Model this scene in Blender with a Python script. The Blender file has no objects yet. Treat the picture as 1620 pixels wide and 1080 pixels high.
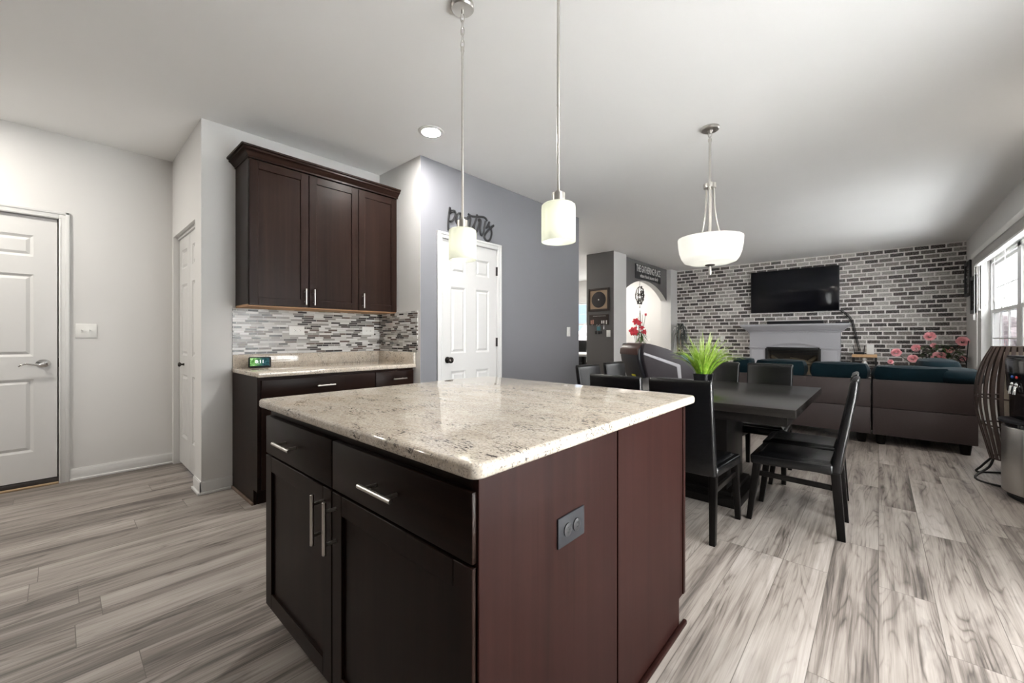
import bpy, bmesh, math, random
from mathutils import Vector, Matrix
R = math.radians
random.seed(7)
sc = bpy.context.scene
COL = sc.collection

# ------------------------------------------------------------------ camera
H = 1.14
cam_d = bpy.data.cameras.new('camera')
cam = bpy.data.objects.new('camera', cam_d)
COL.objects.link(cam)
cam.location = (0, 0, H)
cam.rotation_euler = (R(90), 0, 0.7317)
cam_d.sensor_width = 36
cam_d.lens = 646.0 / 1620 * 36
cam_d.shift_y = -7.5 / 1620
cam_d.clip_start = 0.02
sc.camera = cam

# ------------------------------------------------------------------ colour management, sky, lights
vs = sc.view_settings
vs.view_transform = 'Standard'
vs.look = 'None'
vs.gamma = 1
vs.use_curve_mapping = False
vs.exposure = 0.86
sc.cycles.use_denoising = True
sc.cycles.max_bounces = 10
sc.cycles.diffuse_bounces = 6
sc.cycles.glossy_bounces = 4
sc.cycles.transmission_bounces = 6
sc.cycles.transparent_max_bounces = 16
sc.cycles.sample_clamp_indirect = 6
sc.cycles.caustics_reflective = False
sc.cycles.caustics_refractive = False

world = bpy.data.worlds.new('sky')
sc.world = world
world.use_nodes = True
wn = world.node_tree
for n in list(wn.nodes):
    wn.nodes.remove(n)
w_out = wn.nodes.new('ShaderNodeOutputWorld')
w_bg = wn.nodes.new('ShaderNodeBackground')
w_tc = wn.nodes.new('ShaderNodeTexCoord')
w_sep = wn.nodes.new('ShaderNodeSeparateXYZ')
w_ramp = wn.nodes.new('ShaderNodeValToRGB')
w_map = wn.nodes.new('ShaderNodeMapRange')
wn.links.new(w_tc.outputs['Generated'], w_sep.inputs[0])
# the overcast sky is brighter and whiter on the sunny (+X) side
w_map.inputs[1].default_value = -0.40
w_map.inputs[2].default_value = 0.30
wn.links.new(w_sep.outputs['X'], w_map.inputs[0])
wn.links.new(w_map.outputs[0], w_ramp.inputs[0])
w_ramp.color_ramp.elements[0].color = (0.050, 0.064, 0.088, 1)
w_ramp.color_ramp.elements[1].color = (1.0, 1.0, 1.0, 1)
wn.links.new(w_ramp.outputs[0], w_bg.inputs['Color'])
w_bg.inputs['Strength'].default_value = 9.0
wn.links.new(w_bg.outputs[0], w_out.inputs[0])


def area(name, loc, rot, sx, sy, power=0.0, portal=False, color=(1, 1, 1), disk=False):
    d = bpy.data.lights.new(name, 'AREA')
    d.shape = 'DISK' if disk else 'RECTANGLE'
    d.size = sx
    if not disk:
        d.size_y = sy
    d.energy = power
    d.color = color
    if portal:
        d.cycles.is_portal = True
    o = bpy.data.objects.new(name, d)
    o.location = loc
    o.rotation_euler = rot
    COL.objects.link(o)
    return o


# added fill lamp: a bare disk just under the ceiling
def fill_light(name, x, y, power, r=.16):
    area(name, (x, y, 2.712), (0, 0, 0), r, r, power, color=(1, .95, .87), disk=True)


sun_d = bpy.data.lights.new('sun', 'SUN')
sun_d.energy = 82.0
sun_d.angle = R(3)
sun_d.color = (1, .985, .96)
sun = bpy.data.objects.new('sun', sun_d)
sun.rotation_euler = (0, R(-22), 0)      # high in the west: it lights the ground and houses outside, never the room directly
COL.objects.link(sun)

# unseen fill lamps added to brighten the kitchen, the foyer and the window side
for x, y in ((-4.05, -.75), (-4.05, -2.0)):
    fill_light('kitchen_fill_light', x, y, 16)
for x, y in ((-5.3, 6.6), (-6.6, 8.0), (-4.9, 9.0)):
    fill_light('foyer_fill_light', x, y, 22)
for x, y in ((.75, .9), (.82, 4.4)):
    fill_light('window_side_fill_light', x, y, 12)

area('portal_patio', (1.30, 1.75, 1.03), (0, R(90), 0), 2.0, 2.0, portal=True)  # daylight portals at the openings only guide the sky's own light
area('portal_living', (1.30, 7.10, 1.42), (0, R(90), 0), 1.5, 3.3, portal=True)
area('portal_foyer', (-6.3, 10.2, 1.5), (R(-90), 0, 0), 1.8, 1.8, portal=True)


# ------------------------------------------------------------------ material helpers
class NT:
    def __init__(self, name):
        self.m = bpy.data.materials.new(name)
        self.m.use_nodes = True
        self.t = self.m.node_tree
        self.b = self.t.nodes['Principled BSDF']
        self.out = self.t.nodes['Material Output']

    def n(self, kind, **kw):
        o = self.t.nodes.new(kind)
        for k, v in kw.items():
            setattr(o, k, v)
        return o

    def put(self, sock, v):
        if isinstance(v, bpy.types.NodeSocket):
            self.t.links.new(v, sock)
        elif v is not None:
            if hasattr(sock, 'default_value'):
                try:
                    sock.default_value = v
                except Exception:
                    sock.default_value = tuple(v) + (1,)

    def math(self, op, a, b=None, c=None):
        o = self.n('ShaderNodeMath', operation=op)
        self.put(o.inputs[0], a)
        if b is not None:
            self.put(o.inputs[1], b)
        if c is not None:
            self.put(o.inputs[2], c)
        return o.outputs[0]

    def comb(self, x, y, z=0.0):
        o = self.n('ShaderNodeCombineXYZ')
        for i, v in enumerate((x, y, z)):
            self.put(o.inputs[i], v)
        return o.outputs[0]

    def sep(self, v):
        o = self.n('ShaderNodeSeparateXYZ')
        self.put(o.inputs[0], v)
        return o.outputs

    def pos(self):
        return self.n('ShaderNodeNewGeometry').outputs['Position']

    def objco(self):
        return self.n('ShaderNodeTexCoord').outputs['Object']

    def noise(self, vec, scale=5, detail=3, rough=.5, dist=0.0):
        o = self.n('ShaderNodeTexNoise')
        self.put(o.inputs['Vector'], vec)
        o.inputs['Scale'].default_value = scale
        o.inputs['Detail'].default_value = detail
        o.inputs['Roughness'].default_value = rough
        o.inputs['Distortion'].default_value = dist
        return o.outputs['Fac']

    def white(self, vec):
        o = self.n('ShaderNodeTexWhiteNoise', noise_dimensions='3D')
        self.put(o.inputs['Vector'], vec)
        return o.outputs['Value']

    def scale(self, vec, s):
        o = self.n('ShaderNodeVectorMath', operation='MULTIPLY')
        self.put(o.inputs[0], vec)
        o.inputs[1].default_value = s
        return o.outputs[0]

    def ramp(self, fac, stops, interp='LINEAR'):
        o = self.n('ShaderNodeValToRGB')
        cr = o.color_ramp
        cr.interpolation = interp
        while len(cr.elements) < len(stops):
            cr.elements.new(0.5)
        for e, (p, c) in zip(cr.elements, stops):
            e.position = p
            e.color = tuple(c) + (1,) if len(c) == 3 else c
        self.put(o.inputs[0], fac)
        return o.outputs['Color']

    def mix(self, fac, a, b, mode='MIX'):
        o = self.n('ShaderNodeMix', data_type='RGBA', blend_type=mode)
        self.put(o.inputs[0], fac)
        self.put(o.inputs[6], a if isinstance(a, bpy.types.NodeSocket) else tuple(a) + (1,))
        self.put(o.inputs[7], b if isinstance(b, bpy.types.NodeSocket) else tuple(b) + (1,))
        return o.outputs[2]

    def maprange(self, v, a, b, c=0.0, d=1.0):
        o = self.n('ShaderNodeMapRange')
        self.put(o.inputs[0], v)
        for i, x in enumerate((a, b, c, d)):
            o.inputs[i + 1].default_value = x
        return o.outputs[0]

    def bump(self, h, strength=.2, dist=.01):
        o = self.n('ShaderNodeBump')
        o.inputs['Strength'].default_value = strength
        o.inputs['Distance'].default_value = dist
        self.put(o.inputs['Height'], h)
        self.put(self.b.inputs['Normal'], o.outputs[0])

    def set(self, color=None, rough=None, metal=None, spec=None, coat=None, sheen=None, alpha=None):
        I = self.b.inputs
        for k, v in (('Base Color', color), ('Roughness', rough), ('Metallic', metal), ('Specular IOR Level', spec),
                     ('Coat Weight', coat), ('Sheen Weight', sheen), ('Alpha', alpha)):
            if v is not None:
                if k == 'Base Color' and not isinstance(v, bpy.types.NodeSocket):
                    v = tuple(v) + (1,)
                self.put(I[k], v)
        return self.m


def plain(name, color, rough=.5, metal=0, spec=.5, coat=0, var=.06, vscale=30, sheen=0, bump=0):
    """A procedural material: the base colour with a faint noise variation."""
    t = NT(name)
    f = t.noise(t.objco(), vscale, 3)
    c2 = [min(1, c * (1 + var)) for c in color]
    c1 = [c * (1 - var) for c in color]
    t.set(t.mix(f, c1, c2), rough, metal, spec, coat, sheen)
    if bump:
        t.bump(f, bump, .004)
    return t.m


def emit(name, color, strength):
    t = NT(name)
    e = t.n('ShaderNodeEmission')
    e.inputs[0].default_value = tuple(color) + (1,)
    e.inputs[1].default_value = strength
    t.t.links.new(e.outputs[0], t.out.inputs[0])
    return t.m


M = {}


def wall_mat(name, color, rough=.75):
    t = NT(name)
    p = t.pos()
    f = t.noise(p, 2.0, 2)
    t.set(t.mix(f, [c * .985 for c in color], [min(1, c * 1.015) for c in color]), rough, spec=.3)
    t.bump(t.noise(p, 220, 2), .05, .002)
    return t.m


M['white_wall'] = wall_mat('white wall paint', (.70, .695, .685))
M['ceiling'] = wall_mat('ceiling paint', (.87, .867, .86), .85)
M['gray_wall'] = wall_mat('blue gray wall paint', (.195, .196, .216), .55)
M['dark_gray_wall'] = wall_mat('dark gray wall paint', (.125, .12, .118), .6)
M['trim'] = wall_mat('white trim paint', (.69, .69, .685), .4)
M['door'] = plain('white door paint', (.655, .652, .645), .4, var=.01)


def floor_mat():
    t = NT('gray vinyl plank')
    s = t.sep(t.pos())
    x, y = s[0], s[1]
    PW, PL = .182, 1.22
    row = t.math('FLOOR', t.math('DIVIDE', x, PW))
    fx = t.math('FRACT', t.math('DIVIDE', x, PW))
    hr = t.white(t.comb(row, 3.1, 7.7))
    al = t.math('ADD', t.math('DIVIDE', y, PL), t.math('MULTIPLY', hr, 5.0))
    pl = t.math('FLOOR', al)
    fy = t.math('FRACT', al)
    hid = t.white(t.comb(row, pl, 1.3))
    off = t.math('MULTIPLY', hid, 57.0)
    gx = t.math('ADD', x, off)
    # cathedral figure: contour lines of a stretched, low-frequency field
    field = t.noise(t.comb(t.math('MULTIPLY', gx, 6.5), t.math('MULTIPLY', y, .70), off), 1.0, 2.0, .5, .25)
    rings = t.math('POWER', t.math('SUBTRACT', 1.0, t.math('ABSOLUTE', t.math('SINE', t.math('MULTIPLY', field, 60.0)))), 2.2)
    streak = t.noise(t.comb(t.math('MULTIPLY', gx, 46.0), t.math('MULTIPLY', y, .95), off), 1.0, 8.0, .70, .10)
    fine = t.noise(t.comb(t.math('MULTIPLY', gx, 260.0), t.math('MULTIPLY', y, 4.0), off), 1.0, 2.0)
    cloud = t.noise(t.comb(t.math('MULTIPLY', gx, 9.0), t.math('MULTIPLY', y, .95), off), 1.0, 3.0, .55, .35)
    knot = t.noise(t.comb(t.math('MULTIPLY', gx, 11.0), t.math('MULTIPLY', y, 2.3), off), 1.0, 4.0, .6, .3)
    v = t.math('MULTIPLY', streak, .46)
    v = t.math('ADD', v, t.math('MULTIPLY', cloud, .50))
    ka = t.maprange(knot, .46, .70)
    v = t.math('SUBTRACT', v, t.math('MULTIPLY', rings, t.math('ADD', .035, t.math('MULTIPLY', ka, .12))))
    v = t.math('ADD', v, .024)
    v = t.math('ADD', v, t.math('MULTIPLY', fine, .13))
    v = t.math('ADD', v, t.math('MULTIPLY', t.math('SUBTRACT', hid, .5), .10))
    c = t.ramp(v, [(.40, (.066, .056, .050)), (.49, (.155, .133, .118)), (.57, (.268, .236, .212)), (.69, (.372, .337, .310)), (.82, (.49, .455, .425))])
    kn = t.maprange(knot, .58, .76)
    c = t.mix(t.math('MULTIPLY', kn, .75), c, (.066, .056, .050))
    ex = t.math('MULTIPLY', t.math('MINIMUM', fx, t.math('SUBTRACT', 1.0, fx)), PW)
    ey = t.math('MULTIPLY', t.math('MINIMUM', fy, t.math('SUBTRACT', 1.0, fy)), PL)
    e = t.maprange(t.math('MINIMUM', ex, ey), .0004, .0018)
    c = t.mix(e, (.10, .085, .075), c)
    t.set(c, t.maprange(streak, .3, .7, .36, .5), spec=.45)
    t.bump(t.math('ADD', t.math('MULTIPLY', e, .6), t.math('MULTIPLY', fine, .3)), .12, .002)
    return t.m


M['floor'] = floor_mat()


def brick_like(name, vec_u, vec_v, h, w, mort, soft, stops, mortar, wob=0.0, rough=.7, vary=True, shift=.5, mottled=.0, bumpy=.3, spec=.4):
    t = NT(name)
    s = t.sep(t.pos())
    u = vec_u(t, s)
    v = vec_v(t, s)
    if wob:
        nz = t.noise(t.pos(), 60, 3, .6)
        u2 = t.math('ADD', u, t.math('MULTIPLY', t.math('SUBTRACT', nz, .5), wob))
        v2 = t.math('ADD', v, t.math('MULTIPLY', t.math('SUBTRACT', t.noise(t.scale(t.pos(), (1.3, 1.1, 1.7)), 45, 3, .6), .5), wob))
    else:
        u2, v2 = u, v
    row = t.math('FLOOR', t.math('DIVIDE', v, h))
    fv = t.math('FRACT', t.math('DIVIDE', v, h))
    hr = t.white(t.comb(row, 11.3, 2.9))
    if vary:
        ww = t.math('ADD', w * .65, t.math('MULTIPLY', t.white(t.comb(row, 4.4, 8.1)), w * .8))
        uu = t.math('ADD', t.math('DIVIDE', u2, ww), t.math('MULTIPLY', hr, 13.0))
    else:
        ww = w
        uu = t.math('ADD', t.math('DIVIDE', u2, ww), t.math('ADD', t.math('MULTIPLY', row, shift), t.math('MULTIPLY', hr, .18)))
    row2 = row
    fv2 = t.math('ADD', fv, t.math('DIVIDE', t.math('SUBTRACT', v2, v), h)) if wob else fv
    col = t.math('FLOOR', uu)
    fu = t.math('FRACT', uu)
    eu = t.math('MULTIPLY', t.math('MINIMUM', fu, t.math('SUBTRACT', 1.0, fu)), ww)
    ev = t.math('MULTIPLY', t.math('MINIMUM', fv2, t.math('SUBTRACT', 1.0, fv2)), h)
    e = t.maprange(t.math('MINIMUM', eu, ev), mort, mort + soft)
    rnd = t.white(t.comb(col, row2, .5))
    c = t.ramp(rnd, stops, 'CONSTANT')
    if mottled:
        mo = t.noise(t.pos(), 55, 4, .65)
        light = t.mix(t.maprange(mo, .38, .72), [0, 0, 0], [1, 1, 1])
        c = t.mix(t.math('MULTIPLY', t.maprange(mo, .42, .72), mottled), c, mortar)
        c = t.mix(t.math('MULTIPLY', t.maprange(t.noise(t.scale(t.pos(), (1, 1, 2.2)), 34, 4, .7), .48, .62), .55), c, (.05, .042, .038))
    c = t.mix(e, mortar, c)
    t.set(c, rough, spec=spec)
    t.bump(e, bumpy, .003)
    return t.m


M['brick'] = brick_like('whitewashed brick paper', lambda t, s: s[0], lambda t, s: s[2], .0775, .195, .0078, .005,
                        [(0, (.030, .025, .024)), (.24, (.058, .046, .042)), (.40, (.26, .235, .215)), (.54, (.50, .475, .45)), (.72, (.40, .375, .35)), (.86, (.14, .122, .113))],
                        (.84, .815, .79), wob=.018, vary=False, shift=.37, mottled=.30, bumpy=.25, rough=.8, spec=.2)
M['mosaic'] = brick_like('linear mosaic tile', lambda t, s: t.math('ADD', s[0], s[1]), lambda t, s: s[2], .0165, .080, .0011, .0007,
                         [(0, (.028, .024, .023)), (.21, (.66, .655, .65)), (.42, (.25, .24, .23)), (.58, (.56, .555, .545)), (.76, (.36, .35, .335)), (.86, (.10, .075, .065))],
                         (.50, .49, .47), rough=.22, bumpy=.35)


def granite_mat():
    t = NT('cream granite')
    p = t.pos()
    st = t.scale(p, (1.0, 1.9, 1.2))
    a = t.noise(st, 8, 4, .65, .6)
    base = t.ramp(a, [(.30, (.52, .465, .395)), (.48, (.59, .54, .475)), (.62, (.64, .60, .54)), (.75, (.68, .65, .60))])
    b = t.noise(t.scale(p, (1.0, 2.4, 1.4)), 60, 5, .7, .5)
    base = t.mix(t.maprange(b, .50, .66, 0, .55), base, (.36, .325, .29))
    w = t.noise(t.scale(p, (1.0, 2.0, 1.3)), 95, 3, .6, .3)
    base = t.mix(t.maprange(w, .54, .64, 0, .45), base, (.78, .765, .735))
    g = t.noise(p, 210, 2, .5)
    base = t.mix(t.maprange(g, .54, .62, 0, .6), base, (.27, .245, .23))
    base = t.mix(1.0, base, (1.0, .965, .915), 'MULTIPLY')
    cl = t.noise(st, 5.5, 3, .6, .9)
    d = t.noise(t.scale(p, (1.0, 2.6, 1.8)), 60, 3, .6, .9)
    fleck = t.math('MULTIPLY', t.maprange(d, .555, .60), t.maprange(cl, .49, .58))
    base = t.mix(t.math('MULTIPLY', fleck, .9), base, (.035, .028, .03))
    d2 = t.noise(p, 90, 2, .5)
    base = t.mix(t.maprange(d2, .685, .72, 0, .85), base, (.045, .035, .035))
    t.set(base, .05, spec=.6)
    return t.m


M['granite'] = granite_mat()


def wood(name, c1, c2, rough=.32, coat=.25, axis='z', sc_=1.0, spec=.08):
    t = NT(name)
    s = {'z': (42, 42, 1.6), 'y': (42, 1.6, 42), 'x': (1.6, 42, 42)}[axis]
    o = t.objco()
    a = t.noise(t.scale(o, tuple(k * sc_ for k in s)), 1, 4, .6, .4)
    b = t.noise(t.scale(o, tuple(k * .2 * sc_ for k in s)), 1, 2, .5, .6)
    v = t.math('ADD', t.math('MULTIPLY', a, .55), t.math('MULTIPLY', b, .45))
    t.set(t.ramp(v, [(.32, c1), (.68, c2)]), rough, coat=coat, spec=spec)
    t.b.inputs['Coat Roughness'].default_value = .25
    return t.m


M['espresso'] = wood('espresso stained wood', (.0075, .0034, .0025), (.0185, .0092, .0066), .36, .02)
M['espresso_wide'] = wood('espresso stained wood with level grain', (.0075, .0034, .0025), (.0185, .0092, .0066), .36, .02, 'x')
M['espresso_deep'] = wood('espresso stained wood with deep grain', (.0075, .0034, .0025), (.0185, .0092, .0066), .36, .02, 'y')
M['mahogany'] = wood('red brown veneer', (.0125, .0044, .0036), (.0235, .0090, .0074), .40, .0, spec=.05)
M['maple'] = wood('raw maple', (.30, .17, .09), (.42, .26, .15), .5, 0, 'y')
M['toe'] = plain('dark toe kick', (.015, .01, .009), .5)
M['shoe'] = wood('brown shoe moulding', (.12, .085, .065), (.2, .15, .12), .5, 0, 'y')
M['nickel'] = plain('brushed nickel', (.62, .60, .57), .28, 1, var=.03, vscale=80)
M['chrome'] = plain('polished chrome', (.72, .72, .72), .08, 1, var=.01)
M['bronze'] = plain('oil rubbed bronze', (.04, .035, .032), .35, .8)
M['white_plastic'] = plain('white plastic', (.80, .80, .78), .35, var=.01)
M['black_plastic'] = plain('black plastic', (.012, .012, .014), .35, spec=.25)
M['charcoal_plastic'] = plain('charcoal plastic', (.022, .023, .026), .5, spec=.08)
M['black_leather'] = plain('black leather', (.0025, .0025, .0029), .27, spec=.42, vscale=160, var=.25, bump=.15)
M['black_wood'] = wood('black stained wood', (.003, .0026, .0025), (.007, .006, .0055), .32, .05)
M['table_black'] = wood('black table veneer', (.004, .0034, .003), (.010, .0085, .0075), .24, .55, 'x')
M['sofa_leather'] = plain('brown leather', (.046, .0345, .0335), .42, spec=.22, var=.12, vscale=90, bump=.1)
M['teal_velvet'] = plain('teal velvet', (.0022, .0105, .0155), .75, sheen=.05, spec=.06, var=.3, vscale=12)
M['mantel'] = plain('gray mantel paint', (.42, .42, .45), .5, var=.02)
M['black_metal'] = plain('black metal', (.012, .012, .012), .4, .3)
M['soot'] = plain('sooty firebox brick', (.05, .04, .03), .8, var=.5, vscale=18)
M['log'] = plain('ceramic fire log', (.07, .052, .03), .8, var=.5, vscale=25)  # tan logs darkened to stand for the shade inside the firebox
M['screen'] = plain('glossy screen', (.005, .005, .007), .08, spec=.2, var=.02)
M['tan_wood'] = wood('tan wood', (.50, .31, .16), (.62, .42, .25), .45, 0, 'x')
M['rattan'] = plain('dark brown rattan', (.045, .028, .022), .5, var=.3, vscale=60)
M['steel'] = plain('brushed stainless steel', (.50, .49, .47), .30, 1, var=.05, vscale=8)
M['gloss_black'] = plain('gloss black plastic', (.006, .006, .008), .12)
M['red_glow'] = plain('red tap lens', (.6, .02, .02), .3)
M['blue_glow'] = plain('blue tap lens', (.03, .12, .5), .3)
M['silver'] = plain('silver plastic', (.62, .62, .66), .35, .2)
M['recliner_black'] = plain('recliner black leather', (.010, .011, .016), .3, var=.2)
M['recliner_shell'] = plain('recliner plum shell', (.034, .028, .034), .4, var=.08)
M['recliner_brown'] = plain('recliner brown leather', (.060, .020, .014), .38, var=.15)
M['yellow'] = plain('yellow sticker', (.55, .5, .02), .5)
t_ = NT('lime green blade')
s_ = t_.sep(t_.objco())
n_ = t_.noise(t_.objco(), 42, 2)
v_ = t_.math('ADD', t_.math('MULTIPLY', s_[2], 1.5), t_.math('MULTIPLY', n_, .8))
t_.set(t_.ramp(v_, [(.42, (.06, .20, .02)), (.62, (.24, .44, .03)), (.80, (.38, .55, .09)), (1.0, (.55, .66, .30))]), .45)
M['grass'] = t_.m
M['leaf'] = plain('dark rose leaf', (.028, .05, .018), .5, var=.5, vscale=20)
M['leaf_mid'] = plain('mid green leaf', (.07, .13, .03), .5, var=.4, vscale=20)
M['leaf_gray'] = plain('gray green leaf', (.075, .085, .08), .6, var=.3, vscale=20)
M['pink'] = plain('pink petal', (.90, .43, .46), .55, var=.2, vscale=40)
M['coral'] = plain('coral red petal', (.62, .035, .06), .55, var=.3, vscale=40)
M['cane'] = plain('pale dry cane', (.42, .36, .29), .7, var=.2)
M['stem'] = plain('brown stem', (.10, .08, .05), .7)
M['burlap'] = plain('tan burlap', (.42, .31, .21), .85, var=.25, vscale=220)
M['frame_wood'] = plain('dark frame wood', (.025, .014, .010), .45, var=.3)
M['vinyl'] = plain('black vinyl record', (.018, .014, .015), .3)
M['ink_black'] = plain('matte black board', (.008, .008, .010), .6)
M['letter_white'] = plain('white lettering', (.70, .69, .67), .6, var=.03)
M['blind'] = plain('gray blind slats', (.55, .54, .52), .7, var=.15, vscale=60)
M['blind_white'] = plain('white blind rail', (.74, .73, .71), .5, var=.02)
M['door_sill'] = plain('dark bronze sill', (.03, .024, .022), .45)
M['threshold'] = wood('oak threshold', (.36, .25, .15), (.48, .36, .23), .5, 0, 'y')
M['siding'] = plain('pale house siding', (.62, .62, .62), .8, var=.02)
M['ground'] = plain('pale winter ground', (.66, .665, .67), .9, var=.2, vscale=2)  # tone raised so the ground bounces daylight up to the ceiling
M['hedge'] = plain('bare winter trees', (.16, .14, .15), .9, var=.4, vscale=1.5)
M['key_teal'] = plain('teal enamel', (.06, .20, .24), .4)
M['skin_tone'] = plain('photo print tones', (.45, .22, .16), .5, var=.5, vscale=60)
M['white_cloth'] = plain('white tablecloth', (.72, .72, .72), .8, var=.02)
M['blue_cloth'] = plain('blue cushion cloth', (.16, .26, .48), .8, var=.15)
M['gray_cloth'] = plain('dark gray cloth', (.045, .045, .05), .8, var=.15)


def glass_mat(name, tint=(1, 1, 1), gloss=.07):
    t = NT(name)
    tr = t.n('ShaderNodeBsdfTransparent')
    tr.inputs[0].default_value = tuple(tint) + (1,)
    gl = t.n('ShaderNodeBsdfGlossy')
    gl.inputs['Roughness'].default_value = .02
    lw = t.n('ShaderNodeLayerWeight')
    lw.inputs[0].default_value = .5
    mx = t.n('ShaderNodeMixShader')
    t.put(mx.inputs[0], t.maprange(t.math('POWER', lw.outputs['Facing'], 5.0), 0, 1, .03, .6))
    t.t.links.new(tr.outputs[0], mx.inputs[1])
    t.t.links.new(gl.outputs[0], mx.inputs[2])
    t.t.links.new(mx.outputs[0], t.out.inputs[0])
    return t.m


M['glass'] = glass_mat('window glass', (.96, .97, .97))
M['screened_glass'] = glass_mat('window glass behind insect screen', (.42, .42, .42))


def frosted(name, color, trans=.62):
    t = NT(name)
    d = t.n('ShaderNodeBsdfDiffuse')
    d.inputs[0].default_value = tuple(color) + (1,)
    tl = t.n('ShaderNodeBsdfTranslucent')
    tl.inputs[0].default_value = tuple(color) + (1,)
    f = t.noise(t.objco(), 40, 2)
    mx = t.n('ShaderNodeMixShader')
    t.put(mx.inputs[0], t.maprange(f, .3, .7, trans - .02, trans + .02))
    t.t.links.new(d.outputs[0], mx.inputs[1])
    t.t.links.new(tl.outputs[0], mx.inputs[2])
    gl = t.n('ShaderNodeBsdfGlossy')
    gl.inputs['Roughness'].default_value = .25
    m2 = t.n('ShaderNodeMixShader')
    m2.inputs[0].default_value = .05
    t.t.links.new(mx.outputs[0], m2.inputs[1])
    t.t.links.new(gl.outputs[0], m2.inputs[2])
    t.t.links.new(m2.outputs[0], t.out.inputs[0])
    return t.m


M['frosted'] = frosted('frosted glass', (.87, .885, .82))
M['opal'] = frosted('opal glass', (.92, .92, .90))
M['lamp_lens'] = emit('lit lamp lens', (1, .97, .92), 380.0)
M['bulb'] = emit('lit bulb', (1, .96, .88), 4.0)
M['bulb_bright'] = emit('bright lit bulb', (1, .96, .89), 24.0)


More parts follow.
